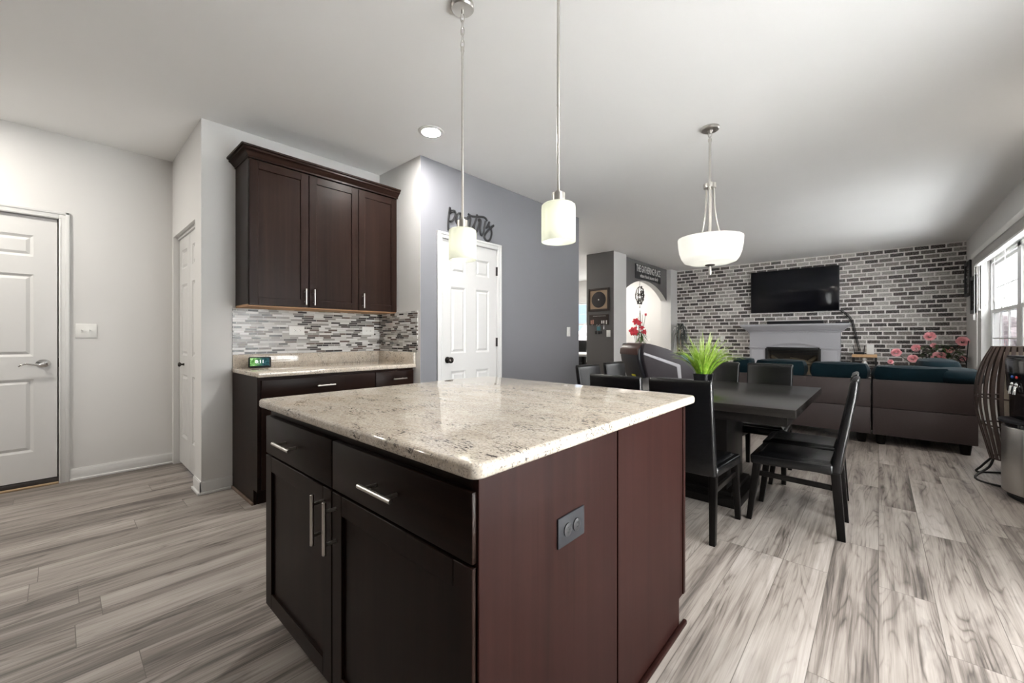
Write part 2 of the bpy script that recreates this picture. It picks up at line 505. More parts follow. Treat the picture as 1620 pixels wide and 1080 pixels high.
# ------------------------------------------------------------------ mesh helpers
class B:
    """Collects shapes; part()/solo() link them as ONE mesh object."""

    def __init__(self, f=None):
        self.bm = bmesh.new()
        self.f = f

    def add(self, tmp, f=None):
        bmesh.ops.recalc_face_normals(tmp, faces=tmp.faces)
        me = bpy.data.meshes.new('tmp')
        tmp.to_mesh(me)
        tmp.free()
        g = f or self.f
        if g:
            for v in me.vertices:
                v.co = Vector(g(*v.co))
        self.bm.from_mesh(me)
        bpy.data.meshes.remove(me)
        return self

    def box(self, x0, x1, y0, y1, z0, z1, bev=0.0, seg=2, f=None):
        t = bmesh.new()
        bmesh.ops.create_cube(t, size=1)
        for v in t.verts:
            v.co = Vector((x0 + (v.co.x + .5) * (x1 - x0), y0 + (v.co.y + .5) * (y1 - y0), z0 + (v.co.z + .5) * (z1 - z0)))
        if bev:
            bev = min(bev, .49 * min(abs(x1 - x0), abs(y1 - y0), abs(z1 - z0)))
            bmesh.ops.bevel(t, geom=list(t.edges), offset=bev, segments=seg, profile=.5, affect='EDGES')
        return self.add(t, f)

    def hexa(self, pts, bev=0.0, seg=2, f=None):
        """8 points: bottom loop of 4, top loop of 4."""
        t = bmesh.new()
        v = [t.verts.new(p) for p in pts]
        for q in ((0, 1, 2, 3), (4, 5, 6, 7), (0, 1, 5, 4), (1, 2, 6, 5), (2, 3, 7, 6), (3, 0, 4, 7)):
            t.faces.new([v[i] for i in q])
        if bev:
            bmesh.ops.bevel(t, geom=list(t.edges), offset=bev, segments=seg, profile=.5, affect='EDGES')
        return self.add(t, f)

    def prism(self, poly, d0, d1, axis='x', bev=0.0, seg=2, f=None):
        """poly of 2D points extruded along axis; x: (y,z), y: (x,z), z: (x,y)."""
        t = bmesh.new()

        def mk(p, d):
            return {'x': (d, p[0], p[1]), 'y': (p[0], d, p[1]), 'z': (p[0], p[1], d)}[axis]
        a = [t.verts.new(mk(p, d0)) for p in poly]
        b = [t.verts.new(mk(p, d1)) for p in poly]
        n = len(poly)
        t.faces.new(a)
        t.faces.new(b[::-1])
        for i in range(n):
            t.faces.new((a[i], a[(i + 1) % n], b[(i + 1) % n], b[i]))
        if bev:
            bmesh.ops.recalc_face_normals(t, faces=t.faces)
            ed = [e for e in t.edges if e.calc_face_angle(0) > .6]
            bmesh.ops.bevel(t, geom=ed, offset=bev, segments=seg, profile=.5, affect='EDGES')
        return self.add(t, f)

    def lathe(self, prof, c=(0, 0, 0), seg=32, cap=True, axis='z', a0=0.0, a1=math.tau, f=None):
        t = bmesh.new()
        full = abs(a1 - a0 - math.tau) < 1e-6
        n = seg if full else seg + 1
        rings = []
        for r, z in prof:
            ring = []
            for i in range(n):
                a = a0 + (a1 - a0) * i / seg
                p = (r * math.cos(a), r * math.sin(a), z)
                if axis == 'x':
                    p = (p[2], p[0], p[1])
                elif axis == 'y':
                    p = (p[0], p[2], p[1])
                ring.append(t.verts.new((c[0] + p[0], c[1] + p[1], c[2] + p[2])))
            rings.append(ring)
        for k in range(len(rings) - 1):
            for i in range(n if full else n - 1):
                j = (i + 1) % n
                t.faces.new((rings[k][i], rings[k][j], rings[k + 1][j], rings[k + 1][i]))
        if cap:
            t.faces.new(rings[0])
            t.faces.new(rings[-1][::-1])
        bmesh.ops.remove_doubles(t, verts=t.verts, dist=1e-6)
        return self.add(t, f)

    def tube(self, pts, r, seg=8, closed=False, f=None, flat=None):
        """Round tube through pts; r number or list; flat=(axis, factor) squashes the section."""
        t = bmesh.new()
        P = [Vector(p) for p in pts]
        n = len(P)
        rr = r if isinstance(r, (list, tuple)) else [r] * n
        rings = []
        up = None
        for i in range(n):
            if closed:
                d = P[(i + 1) % n] - P[i - 1]
            else:
                d = P[min(i + 1, n - 1)] - P[max(i - 1, 0)]
            d.normalize()
            if up is None:
                up = Vector((0, 0, 1)) if abs(d.z) < .9 else Vector((1, 0, 0))
            a = d.cross(up)
            if a.length < 1e-5:
                a = d.cross(Vector((0, 1, 0)))
            a.normalize()
            b = a.cross(d)
            b.normalize()
            up = b
            ring = []
            for k in range(seg):
                an = math.tau * k / seg
                o = a * math.cos(an) * rr[i] + b * math.sin(an) * rr[i]
                ring.append(t.verts.new(P[i] + o))
            rings.append(ring)
        m = n if closed else n - 1
        for i in range(m):
            A, Bq = rings[i], rings[(i + 1) % n]
            for k in range(seg):
                t.faces.new((A[k], A[(k + 1) % seg], Bq[(k + 1) % seg], Bq[k]))
        if not closed:
            t.faces.new(rings[0])
            t.faces.new(rings[-1][::-1])
        return self.add(t, f)

    def ball(self, c, rx, ry=None, rz=None, seg=16, f=None):
        t = bmesh.new()
        bmesh.ops.create_uvsphere(t, u_segments=seg, v_segments=max(6, seg // 2), radius=1)
        ry = ry or rx
        rz = rz or rx
        for v in t.verts:
            v.co = Vector((c[0] + v.co.x * rx, c[1] + v.co.y * ry, c[2] + v.co.z * rz))
        return self.add(t, f)

    def pillow(self, x0, x1, y0, y1, z0, z1, e=.28, seg=20, f=None):
        """Superellipsoid cushion."""
        t = bmesh.new()
        bmesh.ops.create_uvsphere(t, u_segments=seg, v_segments=seg // 2, radius=1)
        for v in t.verts:
            q = [math.copysign(abs(k) ** 1.0, k) for k in v.co]
            mx = max(abs(k) for k in q) or 1
            box = [k / mx for k in q]
            p = [box[i] * (1 - e) + q[i] * e for i in range(3)]
            v.co = Vector(((x0 + x1) / 2 + p[0] * (x1 - x0) / 2, (y0 + y1) / 2 + p[1] * (y1 - y0) / 2, (z0 + z1) / 2 + p[2] * (z1 - z0) / 2))
        return self.add(t, f)

    def quadstrip(self, rows, thick=0.0):
        """rows: list of lists of points, a sheet."""
        t = bmesh.new()
        vs_ = [[t.verts.new(p) for p in r] for r in rows]
        for a, b in zip(vs_, vs_[1:]):
            for i in range(len(a) - 1):
                t.faces.new((a[i], a[i + 1], b[i + 1], b[i]))
        me = bpy.data.meshes.new('tmp')
        t.to_mesh(me)
        t.free()
        self.bm.from_mesh(me)
        bpy.data.meshes.remove(me)
        return self


LOC = {}


def link_mesh(name, b, mat, off=None, sharp=38):
    me = bpy.data.meshes.new(name)
    if off is not None:
        for v in b.bm.verts:
            v.co -= off
    b.bm.to_mesh(me)
    b.bm.free()
    me.materials.append(M[mat] if isinstance(mat, str) else mat)
    for p in me.polygons:
        p.use_smooth = True
    me.set_sharp_from_angle(angle=R(sharp))
    o = bpy.data.objects.new(name, me)
    COL.objects.link(o)
    return o


def meta(o, label, cat, group=None, kind=None):
    if label:
        o['label'] = label
    if cat:
        o['category'] = cat
    if group:
        o['group'] = group
    if kind:
        o['kind'] = kind
    return o


def thing(name, label, cat, loc, rz=0.0, group=None, local=False):
    """An Empty at the thing's base; its parts are built in world coordinates unless local."""
    o = bpy.data.objects.new(name, None)
    o.empty_display_size = .05
    COL.objects.link(o)
    o.location = loc
    o.rotation_euler = (0, 0, rz)
    LOC[o.name] = Vector((0, 0, 0)) if (local or rz) else Vector(loc)
    return meta(o, label, cat, group)


def part(name, b, mat, parent, label=None, sharp=38):
    off = LOC[parent.name]
    o = link_mesh(name, b, mat, off, sharp)
    o.parent = parent
    LOC[o.name] = off
    if label:
        o['label'] = label
    return o


def solo(name, b, mat, label, cat, loc, group=None):
    o = link_mesh(name, b, mat, Vector(loc))
    o.location = loc
    LOC[o.name] = Vector(loc)
    return meta(o, label, cat, group)


def struct(name, b, mat):
    o = link_mesh(name, b, mat)
    o['kind'] = 'structure'
    LOC[o.name] = Vector((0, 0, 0))
    return o


def struct_root(name, loc):
    o = bpy.data.objects.new(name, None)
    COL.objects.link(o)
    o.location = loc
    LOC[o.name] = Vector(loc)
    o['kind'] = 'structure'
    return o


def dup(root, loc, rz, label, group=None):
    r = root.copy()
    COL.objects.link(r)
    r.location = loc
    r.rotation_euler = (0, 0, rz)
    r['label'] = label
    if group:
        r['group'] = group
    for ch in list(root.children):
        c = ch.copy()
        COL.objects.link(c)
        c.parent = r
        for g in list(ch.children):
            d = g.copy()
            COL.objects.link(d)
            d.parent = c
    return r


def text_b(s, size, extrude, f, spacing=1.0, sx=1.0, shear=0.0, offset=0.0):
    """Lettering as mesh: text lies in its own (u, v) plane, f maps (u, v, depth) to the world."""
    cu = bpy.data.curves.new('txt', 'FONT')
    cu.body = s
    cu.size = size
    cu.extrude = extrude
    cu.align_x = 'CENTER'
    cu.align_y = 'CENTER'
    cu.space_character = spacing
    cu.shear = shear
    cu.offset = offset
    o = bpy.data.objects.new('txt', cu)
    COL.objects.link(o)
    dg = bpy.context.evaluated_depsgraph_get()
    dg.update()
    me = bpy.data.meshes.new_from_object(o.evaluated_get(dg))
    bpy.data.objects.remove(o)
    bpy.data.curves.remove(cu)
    b = B()
    for v in me.vertices:
        v.co = Vector(f(v.co.x * sx, v.co.y, v.co.z))
    b.bm.from_mesh(me)
    bpy.data.meshes.remove(me)
    return b


def smooth_path(pts, n=6):
    """Catmull-Rom through pts."""
    P = [Vector(p) for p in pts]
    P = [P[0] * 2 - P[1]] + P + [P[-1] * 2 - P[-2]]
    out = []
    for i in range(1, len(P) - 2):
        for k in range(n):
            t = k / n
            a, b, c, d = P[i - 1], P[i], P[i + 1], P[i + 2]
            out.append(.5 * ((2 * b) + (c - a) * t + (2 * a - 5 * b + 4 * c - d) * t * t + (3 * b - a - 3 * c + d) * t ** 3))
    out.append(P[-2])
    return out


# ================================================================== THE SETTING
CE = 2.72
XL, XC, XG, XR = -4.75, -3.64, -2.965, 1.075
YC, YP, YGE, YPI, YB = .695, 2.11, 4.63, 6.82, 10.0

struct('floor', B().box(-8.2, 1.35, -2.75, 10.3, -.12, 0), 'floor')
struct('ceiling', B().box(-8.2, 1.35, -2.75, 10.3, CE, CE + .12), 'ceiling')

# left wall with the garage door opening
struct('wall_left', B().box(XL - .12, XL, -2.75, -.925, 0, CE).box(XL - .12, XL, .015, YC + .12, 0, CE)
       .box(XL - .12, XL, -.925, .015, 2.062, CE), 'white_wall')
struct('wall_light_block', B().box(XL - .30, XL - .20, -2.75, YC + .12, 0, CE), 'white_wall')  # unseen panel added behind the door to stop light leaking round it
# closet wall with the bifold opening
struct('wall_closet', B().box(XL, -4.70, YC, YC + .12, 0, CE).box(-3.845, XC, YC, YC + .12, 0, CE)
       .box(-4.70, -3.845, YC, YC + .12, 2.03, CE), 'white_wall')
struct('wall_closet_back', B().box(XL - .12, XC - .12, YC + .62, YC + .72, 0, CE), 'white_wall')
struct('wall_cabinet', B().box(XC - .12, XC, YC + .12, YP + .12, 0, CE), 'white_wall')
struct('wall_pantry_side', B().box(XC, XG - .0005, YP, YP + .12, 0, CE), 'white_wall')
struct('wall_pantry', B().box(XG - .12, XG, YP + .001, 2.335, 0, CE).box(XG - .12, XG, 3.075, YGE, 0, CE)
       .box(XG - .12, XG, 2.335, 3.075, 2.048, CE), 'gray_wall')
struct('wall_pantry_inside', B().box(XC - .9, XG - .12, YGE - .12, YGE - .001, 0, CE).box(XC - .12, XC - .02, YP + .12, YGE - .12, 0, CE), 'white_wall')
struct('wall_dining', B().box(-8.2, XC - .9, YGE - .12, YGE, 0, CE).box(-8.2, -8.08, YGE, YB, 0, CE), 'white_wall')
# pier: dark gray front face, white sides
struct('wall_pier', B().box(-4.19, -3.62, YPI + .012, 7.33, 0, CE), 'white_wall')
struct('wall_pier_front', B().box(-4.19, -3.6205, YPI, YPI + .012, 0, CE), 'dark_gray_wall')
struct('wall_pier_far', B().box(-3.86, -3.62, 9.60, YB, 0, CE), 'white_wall')


def arch_wall():
    y0, y1, zs, za = 7.33, 9.60, 1.99, 2.335
    hc = (y1 - y0) / 2
    rise = za - zs
    rad = (hc * hc + rise * rise) / (2 * rise)
    yc, zc = (y0 + y1) / 2, za - rad
    n = 40
    pts = []
    for i in range(n + 1):
        y = y0 + (y1 - y0) * i / n
        pts.append((y, zc + math.sqrt(max(0, rad * rad - (y - yc) ** 2))))
    face = B()
    soff = B()
    for (ya, za_), (yb, zb_) in zip(pts, pts[1:]):
        face.hexa([(-3.732, ya, za_), (-3.72, ya, za_), (-3.72, yb, zb_), (-3.732, yb, zb_),
                   (-3.732, ya, CE), (-3.72, ya, CE), (-3.72, yb, CE), (-3.732, yb, CE)])
        soff.hexa([(-3.86, ya, za_ - .001), (-3.732, ya, za_ - .001), (-3.732, yb, zb_ - .001), (-3.86, yb, zb_ - .001),
                   (-3.86, ya, CE), (-3.732, ya, CE), (-3.732, yb, CE), (-3.86, yb, CE)])
    for b in (face, soff):
        bmesh.ops.remove_doubles(b.bm, verts=b.bm.verts, dist=1e-5)
    struct('wall_arch', face, 'dark_gray_wall')
    struct('wall_arch_back', soff, 'white_wall')


arch_wall()
struct('wall_brick', B().box(-3.62, XR + .001, YB, YB + .12, 0, CE), 'brick')
struct('wall_foyer', B().box(-8.2, -6.95, YB, YB + .12, 0, CE).box(-5.75, -3.62, YB, YB + .12, 0, CE)
       .box(-6.95, -5.75, YB, YB + .12, 0, .78).box(-6.95, -5.75, YB, YB + .12, 2.18, CE), 'white_wall')
# right wall: living room window, patio door opening out of frame
WY0, WY1, WZ0, WZ1 = 5.50, 8.70, .69, 2.20
PY0, PY1 = .8, 2.7
struct('wall_right', B().box(XR, XR + .16, -2.75, PY0, 0, CE).box(XR, XR + .16, PY0, PY1, 2.06, CE)
       .box(XR, XR + .16, PY1, WY0, 0, CE).box(XR, XR + .16, WY0, WY1, 0, WZ0).box(XR, XR + .16, WY0, WY1, WZ1, CE)
       .box(XR, XR + .16, WY1, YB + .12, 0, CE), 'white_wall')
struct('wall_back', B().box(-8.2, XR, -2.75, -2.63, 0, CE), 'dark_gray_wall')  # unseen; dark paint chosen to keep light off the island front


def base_run(b, x0, y0, x1, y1, nx, ny, h=.088):
    """Baseboard with quarter-round shoe along a wall face; (nx, ny) points into the room."""
    for t, z0, z1 in ((.012, 0, h), (.008, h - .001, h + .006), (.024, 0, .018)):
        xa, xb = sorted((x0, x1))
        ya, yb = sorted((y0, y1))
        if nx:
            xa, xb = sorted((x0, x0 + nx * t))
        else:
            ya, yb = sorted((y0, y0 + ny * t))
        b.box(xa, xb, ya, yb, z0, z1, .003 if z1 - z0 > .01 else 0)


bb = B()
base_run(bb, XL, .065, XL, YC, 1, 0)
struct('baseboard_left', bb, 'trim')
bb = B()
base_run(bb, -3.845, YC, XC + .012, YC, 0, -1)
base_run(bb, XC, YC - .012, XC, .885, 1, 0)
struct('baseboard_closet', bb, 'trim')
bb = B()
base_run(bb, XG, YP, XG, 2.285, 1, 0)
base_run(bb, XG, 3.122, XG, YGE, 1, 0)
struct('baseboard_pantry', bb, 'trim')
bb = B()
base_run(bb, -4.19, YPI, -3.60, YPI, 0, -1)
base_run(bb, -3.62, YPI - .012, -3.62, 7.33, 1, 0)
base_run(bb, -3.62, 9.60, -3.62, YB, 1, 0)
base_run(bb, -5.75, YB, -3.86, YB, 0, -1)
struct('baseboard_foyer', bb, 'trim')
bb = B()
base_run(bb, XR, PY1 + .1, XR, YB, -1, 0)
struct('baseboard_right', bb, 'trim')


# ------------------------------------------------------------------ doors
def panel_door(f, w, h, t, stile, mull, rows, cols=2, field=True):
    """Moulded door leaf in local (a across, n outward, z up)."""
    b = B(f)
    b.box(0, w, 0, t - .011, 0, h)
    b.box(0, stile, 0, t, 0, h)
    b.box(w - stile, w, 0, t, 0, h)
    cuts = [0] + [z for r in rows for z in r] + [h]
    for i in range(0, len(cuts), 2):
        b.box(stile, w - stile, 0, t, cuts[i], cuts[i + 1])
    pw = (w - 2 * stile - mull * (cols - 1)) / cols
    for z0, z1 in rows:
        for c in range(cols):
            a0 = stile + c * (pw + mull)
            if c:
                b.box(a0 - mull, a0, 0, t, z0, z1)
            m = min(.018, pw * .12)
            g = min(m + .020, pw * .30)
            n0, n1 = t - .011, t - .002
            # sloped moulding edge into the recess
            for (pa, pb) in (((a0, z0), (a0 + pw, z0)), ((a0 + pw, z0), (a0 + pw, z1)), ((a0 + pw, z1), (a0, z1)), ((a0, z1), (a0, z0))):
                ca, cz = a0 + pw / 2, (z0 + z1) / 2

                def inn(p, k):
                    return (p[0] + k * (1 if ca > p[0] else -1), p[1] + k * (1 if cz > p[1] else -1))
                qa, qb = inn(pa, m), inn(pb, m)
                b.quadstrip([[f(pa[0], t - .002, pa[1]), f(pb[0], t - .002, pb[1])], [f(qa[0], n0 + .0005, qa[1]), f(qb[0], n0 + .0005, qb[1])]])
            if field:
                b.hexa([(a0 + m, n0, z0 + m), (a0 + pw - m, n0, z0 + m), (a0 + pw - m, n0, z1 - m), (a0 + m, n0, z1 - m),
                        (a0 + g, n1, z0 + g), (a0 + pw - g, n1, z0 + g), (a0 + pw - g, n1, z1 - g), (a0 + g, n1, z1 - g)])
    return b


def casing(f, a0, a1, z1, w=.057):
    b = B(f)
    for (x0, x1, y0, y1) in ((a0 - w, a0, 0, z1 + w), (a1, a1 + w, 0, z1 + w), (a0, a1, z1, z1 + w)):
        b.box(x0, x1, 0, .012, y0, y1, .002)
    o = .022
    for (x0, x1, y0, y1) in ((a0 - w, a0 - w + o, 0, z1 + w), (a1 + w - o, a1 + w, 0, z1 + w), (a0 - w, a1 + w, z1 + w - o, z1 + w)):
        b.box(x0, x1, 0, .019, y0, y1, .004)
    for (x0, x1, y0, y1) in ((a0 - .012, a0 - .004, 0, z1 + .004), (a1 + .004, a1 + .012, 0, z1 + .004), (a0 - .012, a1 + .012, z1 + .004, z1 + .012)):
        b.box(x0, x1, 0, .015, y0, y1, .002)
    # jamb lining in the opening
    for (x0, x1, y0, y1) in ((a0 - .006, a0, 0, z1), (a1, a1 + .006, 0, z1), (a0 - .006, a1 + .006, z1, z1 + .006)):
        b.box(x0, x1, -.118, .002, y0, y1)
    return b


ROWS = [(.262, .815), (.985, 1.605), (1.74, 1.90)]
# garage door in the left wall
d1 = struct_root('door_1', (XL, -.455, 0))
part('casing', casing(lambda a, n, z: (XL + n, a, z), -.918, .008, 2.056), 'trim', d1)
lf = part('leaf', panel_door(lambda a, n, z: (XL - .062 + n, -.914 + a, .052 + z), .914, 1.998, .045, .12, .115,
                             [(a - .052 + .006, b_ - .052 + .006) for a, b_ in ROWS]), 'door', d1, sharp=9)
part('sill', B().box(XL - .12, XL - .012, -.918, .008, 0, .046, .004), 'door_sill', d1, 'dark sill under the door')
part('threshold_strip', B().box(XL - .02, XL + .012, -.918, .008, 0, .014, .004), 'threshold', d1, 'thin oak strip')
hb = B()
hx = XL - .017
hb.lathe([(0, 0), (.040, .001), (.038, .008), (.026, .013), (.014, .016), (.013, .045), (0, .046)], (hx, -.072, .936), 28, axis='x', f=lambda x, y, z: (x, -.072 + (y + .072) * 1.0, .936 + (z - .936) * .78))
hb.tube(smooth_path([(hx + .040, -.070, .936), (hx + .046, -.095, .930), (hx + .046, -.125, .931), (hx + .045, -.155, .938), (hx + .043, -.178, .929), (hx + .041, -.192, .919)]), [.010 - .0055 * i / 30 for i in range(31)], 10)
part('handle', hb, 'chrome', lf, 'polished lever handle')
part('latch_plate', B().box(hx - .012, hx + .003, .004, .012, .905, .975, .001), 'bronze', lf)

# bifold closet door
d2 = struct_root('door_2', (-4.27, YC, 0))
for k in range(2):
    x0 = -4.692 + k * .4215
    lf = part('leaf', panel_door(lambda a, n, z, x0=x0: (x0 + a, YC + .075 - n, .022 + z), .418, 1.985, .032, .095, .05,
                                 [(.24, .79), (.955, 1.575), (1.71, 1.875)], cols=1), 'door', d2, sharp=9)
    if k == 0:
        kb = B()
        kb.lathe([(0, 0), (.012, 0), (.007, .012), (.009, .02), (.018, .026), (.020, .034), (.014, .042), (0, .044)], (x0 + .19, YC + .043, .90), 20, axis='y', f=lambda x, y, z: (x, YC + .043 - (y - (YC + .043)), z))
        part('knob', kb, 'bronze', lf, 'small dark knob')
part('track', B().box(-4.70, -3.845, YC + .03, YC + .09, 2.008, 2.030), 'trim', d2)

# pantry door
d3 = struct_root('door_3', (XG, 2.705, 0))
part('casing', casing(lambda a, n, z: (XG + n, a, z), 2.342, 3.067, 2.042), 'trim', d3)
lf = part('leaf', panel_door(lambda a, n, z: (XG - .045 + n, 2.345 + a, .012 + z), .719, 2.026, .040, .108, .135,
                             [(a - .012, b_ - .012 + .004) for a, b_ in ROWS]), 'door', d3, sharp=9)
kb = B()
kb.lathe([(0, 0), (.030, .001), (.029, .006), (.012, .010), (.011, .028), (.022, .036), (.029, .048), (.027, .060), (.016, .067), (0, .068)], (XG - .005, 2.412, .925), 24, axis='x')
part('knob', kb, 'bronze', lf, 'dark bronze round knob')
for z in (1.82, 1.085, .25):
    part('hinge', B().tube([(XG + .004, 3.067, z - .045), (XG + .004, 3.067, z + .045)], .007, 8).box(XG - .004, XG + .003, 3.052, 3.069, z - .045, z + .045), 'bronze', d3, 'dark bronze hinge')


# ------------------------------------------------------------------ windows
def sash(b, x, y0, y1, z0, z1, fr=.045, nx=1, nz=1, t=.035, mw=.014):
    b.box(x, x + t, y0, y0 + fr, z0, z1, .003)
    b.box(x, x + t, y1 - fr, y1, z0, z1, .003)
    b.box(x, x + t, y0 + fr, y1 - fr, z0, z0 + fr, .003)
    b.box(x, x + t, y0 + fr, y1 - fr, z1 - fr, z1, .003)
    for i in range(1, nx + 1):
        y = y0 + fr + (y1 - y0 - 2 * fr) * i / (nx + 1)
        b.box(x + .008, x + t - .008, y - mw / 2, y + mw / 2, z0 + fr, z1 - fr)
    for i in range(1, nz + 1):
        z = z0 + fr + (z1 - z0 - 2 * fr) * i / (nz + 1)
        b.box(x + .008, x + t - .008, y0 + fr, y1 - fr, z - mw / 2, z + mw / 2)


w1 = struct_root('window_1', (XR, (WY0 + WY1) / 2, WZ0))
wx = XR + .085
fb = B()
fb.box(wx, XR + .16, WY0, WY0 + .05, WZ0, WZ1).box(wx, XR + .16, WY1 - .05, WY1, WZ0, WZ1)
fb.box(wx, XR + .16, WY0, WY1, WZ0, WZ0 + .05).box(wx, XR + .16, WY0, WY1, WZ1 - .05, WZ1)
fb.box(wx, XR + .16, 7.05, 7.21, WZ0, WZ1)
part('window_frame', fb, 'trim', w1)
part('window_sill', B().box(XR - .02, wx, WY0 - .03, WY1 + .03, WZ0 - .022, WZ0 + .003, .006), 'trim', w1)
for y0, y1 in ((7.21, 8.65), (5.55, 7.05)):
    sb = B()
    sash(sb, wx + .03, y0, y1, 1.46, WZ1 - .04, nx=2, nz=1)
    s_ = part('upper_sash', sb, 'trim', w1)
    part('pane', B().box(wx + .046, wx + .050, y0 + .04, y1 - .04, 1.49, WZ1 - .08), 'glass', s_)
    sb = B()
    sash(sb, wx + .002, y0, y1, WZ0 + .04, 1.51, nx=2, nz=1)
    sb.box(wx - .012, wx + .004, (y0 + y1) / 2 - .03, (y0 + y1) / 2 + .03, 1.50, 1.525, .004)
    s_ = part('lower_sash', sb, 'trim', w1)
    part('pane', B().box(wx + .018, wx + .022, y0 + .04, y1 - .04, WZ0 + .08, 1.47), 'screened_glass', s_)

# sliding patio door in the right wall, outside the frame
pd = struct_root('door_4', (XR, (PY0 + PY1) / 2, 0))
fb = B()
pm = (PY0 + PY1) / 2
for y0, y1, x in ((PY0, pm + .03, XR + .05), (pm - .03, PY1, XR + .095)):
    sash(fb, x, y0, y1, .02, 2.05, fr=.055, nx=0, nz=0)
fb.box(XR + .03, XR + .15, PY0, PY1, 0, .03)
part('door_frame', fb, 'trim', pd)
for y0, y1, x in ((PY0, pm + .03, XR + .05), (pm - .03, PY1, XR + .095)):
    part('pane', B().box(x + .016, x + .020, y0 + .05, y1 - .05, .07, 2.0), 'glass', pd)

w2 = struct_root('window_2', (-6.35, YB, .78))
fb = B()
fb.box(-6.95, -6.88, YB - .012, YB + .12, .78, 2.18).box(-5.82, -5.75, YB - .012, YB + .12, .78, 2.18)
fb.box(-6.95, -5.75, YB - .012, YB + .12, .78, .85).box(-6.95, -5.75, YB - .012, YB + .12, 2.11, 2.18)
fb.box(-7.03, -5.67, YB - .018, YB, 2.18, 2.27).box(-7.03, -5.67, YB - .03, YB, .70, .78)
fb.box(-7.03, -6.95, YB - .018, YB, .78, 2.18).box(-5.75, -5.67, YB - .018, YB, .78, 2.18)
part('window_frame', fb, 'trim', w2)
sb = B()
sw = lambda x, y, z: (y, YB + .03 + x, z)
sb.f = sw
sash(sb, .03, -6.88, -5.82, 1.47, 2.11, nx=2, nz=1)
s_ = part('upper_sash', sb, 'trim', w2)
part('pane', B().box(-6.86, -5.84, YB + .076, YB + .080, 1.5, 2.09), 'glass', s_)
sb = B(sw)
sash(sb, 0, -6.88, -5.82, .85, 1.52, nx=2, nz=1)
s_ = part('lower_sash', sb, 'trim', w2)
part('pane', B().box(-6.86, -5.84, YB + .046, YB + .050, .88, 1.49), 'glass', s_)

# what lies outside: ground, a bare tree line and a pale neighbouring house
struct('trim_1', B().box(-120, 120, -120, 120, -.62, -.5), 'ground')
hb = B()
for i in range(46):
    x = -62 + i * 1.8 + random.uniform(-.5, .5)
    hb.ball((x, 58 + random.uniform(-3, 3), .4), 2.2, 2.0, random.uniform(1.6, 3.3), 10)
o = link_mesh('tree_line', hb, 'hedge', Vector((-20, 58, -.5)))
o.location = (-20, 58, -.5)
meta(o, 'hazy bare winter trees along the horizon outside the dining window', 'trees', kind='stuff')
nb = thing('neighbor_house', 'pale gray sided house outside the living room window', 'house', (14, 16, -.5))
part('house_wall', B().box(11, 17, 8, 26, -.5, 2.6), 'siding', nb)
part('house_roof', B().prism([(10.6, 2.6), (17.4, 2.6), (14, 4.6)], 7.6, 26.4, 'y'), 'hedge', nb)
for y in (15.2, 19.8):
    part('house_window', B().box(10.96, 11.01, y, y + 1.1, .2, 1.5), 'screen', nb)


# ================================================================== KITCHEN
def shaker(f, a0, a1, z0, z1, t=.02, fr=.057, rec=.009):
    b = B(f)
    b.box(a0, a1, 0, t - rec, z0, z1)
    for q in ((a0, a0 + fr, z0, z1), (a1 - fr, a1, z0, z1), (a0 + fr, a1 - fr, z0, z0 + fr), (a0 + fr, a1 - fr, z1 - fr, z1)):
        b.box(q[0], q[1], .0005, t, q[2], q[3], .0016, 1)
    return b


def slab_front(f, a0, a1, z0, z1, t=.02):
    return B(f).box(a0, a1, 0, t, z0, z1, .003, 2)


def bar_pull(f, a, z, length, vertical, stand=.034, r=.0058):
    """Bar pull in local (a, n, z)."""
    b = B()
    d = (0, 1) if vertical else (1, 0)
    e = length / 2
    p = lambda s, n: f(a + d[0] * s, n, z + d[1] * s)
    b.tube([p(-e, stand), p(-e + .001, stand), p(e - .001, stand), p(e, stand)], [r * .8, r, r, r * .8], 14)
    for s in (-e * .62, e * .62):
        b.tube([p(s, 0), p(s, stand)], r * .85, 12)
    return b


ZT, ZB = .902, .870            # counter top and its underside
# ---- island: front cabinet
IX0, IX1, IY0, IYM, IY1 = -1.755, -.578, .555, 1.117, 1.70
FI = lambda a, n, z: (a, IY0 - n, z)
isl = thing('island_cabinet', 'dark espresso island cabinet with two drawers over two doors, nearest the camera', 'cabinet', ((IX0 + IX1) / 2, (IY0 + IYM) / 2, 0))
cb = B()
cb.box(IX0, IX1 - .018, IY0, IYM, .105, ZB)
cb.box(IX0 + .01, IX1 - .03, IY0 + .07, IYM, 0, .106)
part('carcass', cb, 'espresso', isl)
part('side_panel', B().box(IX1 - .018, IX1, IY0 - .008, IYM - .006, .0, ZB - .0005, .0015, 1), 'mahogany', isl, 'red brown veneered end panel')
part('shoe_moulding', B().box(IX1, IX1 + .013, IY0, IYM - .001, 0, .019, .005), 'mahogany', isl)
XM = -1.187
for a0, a1, pa in ((IX0 + .006, XM - .003, -1.498), (XM + .003, IX1 - .006, -.892)):
    dr = part('drawer', slab_front(FI, a0, a1, .697, .838), 'espresso_wide', isl)
    part('handle', bar_pull(lambda a, n, z: FI(a, n + .02, z), pa, .768, .150, False), 'nickel', dr)
for a0, a1, pa in ((IX0 + .006, XM - .003, -1.242), (XM + .003, IX1 - .006, -1.160)):
    dr = part('door', shaker(FI, a0, a1, .118, .690), 'espresso', isl)
    part('handle', bar_pull(lambda a, n, z: FI(a, n + .02, z), pa, .600, .150, True), 'nickel', dr)
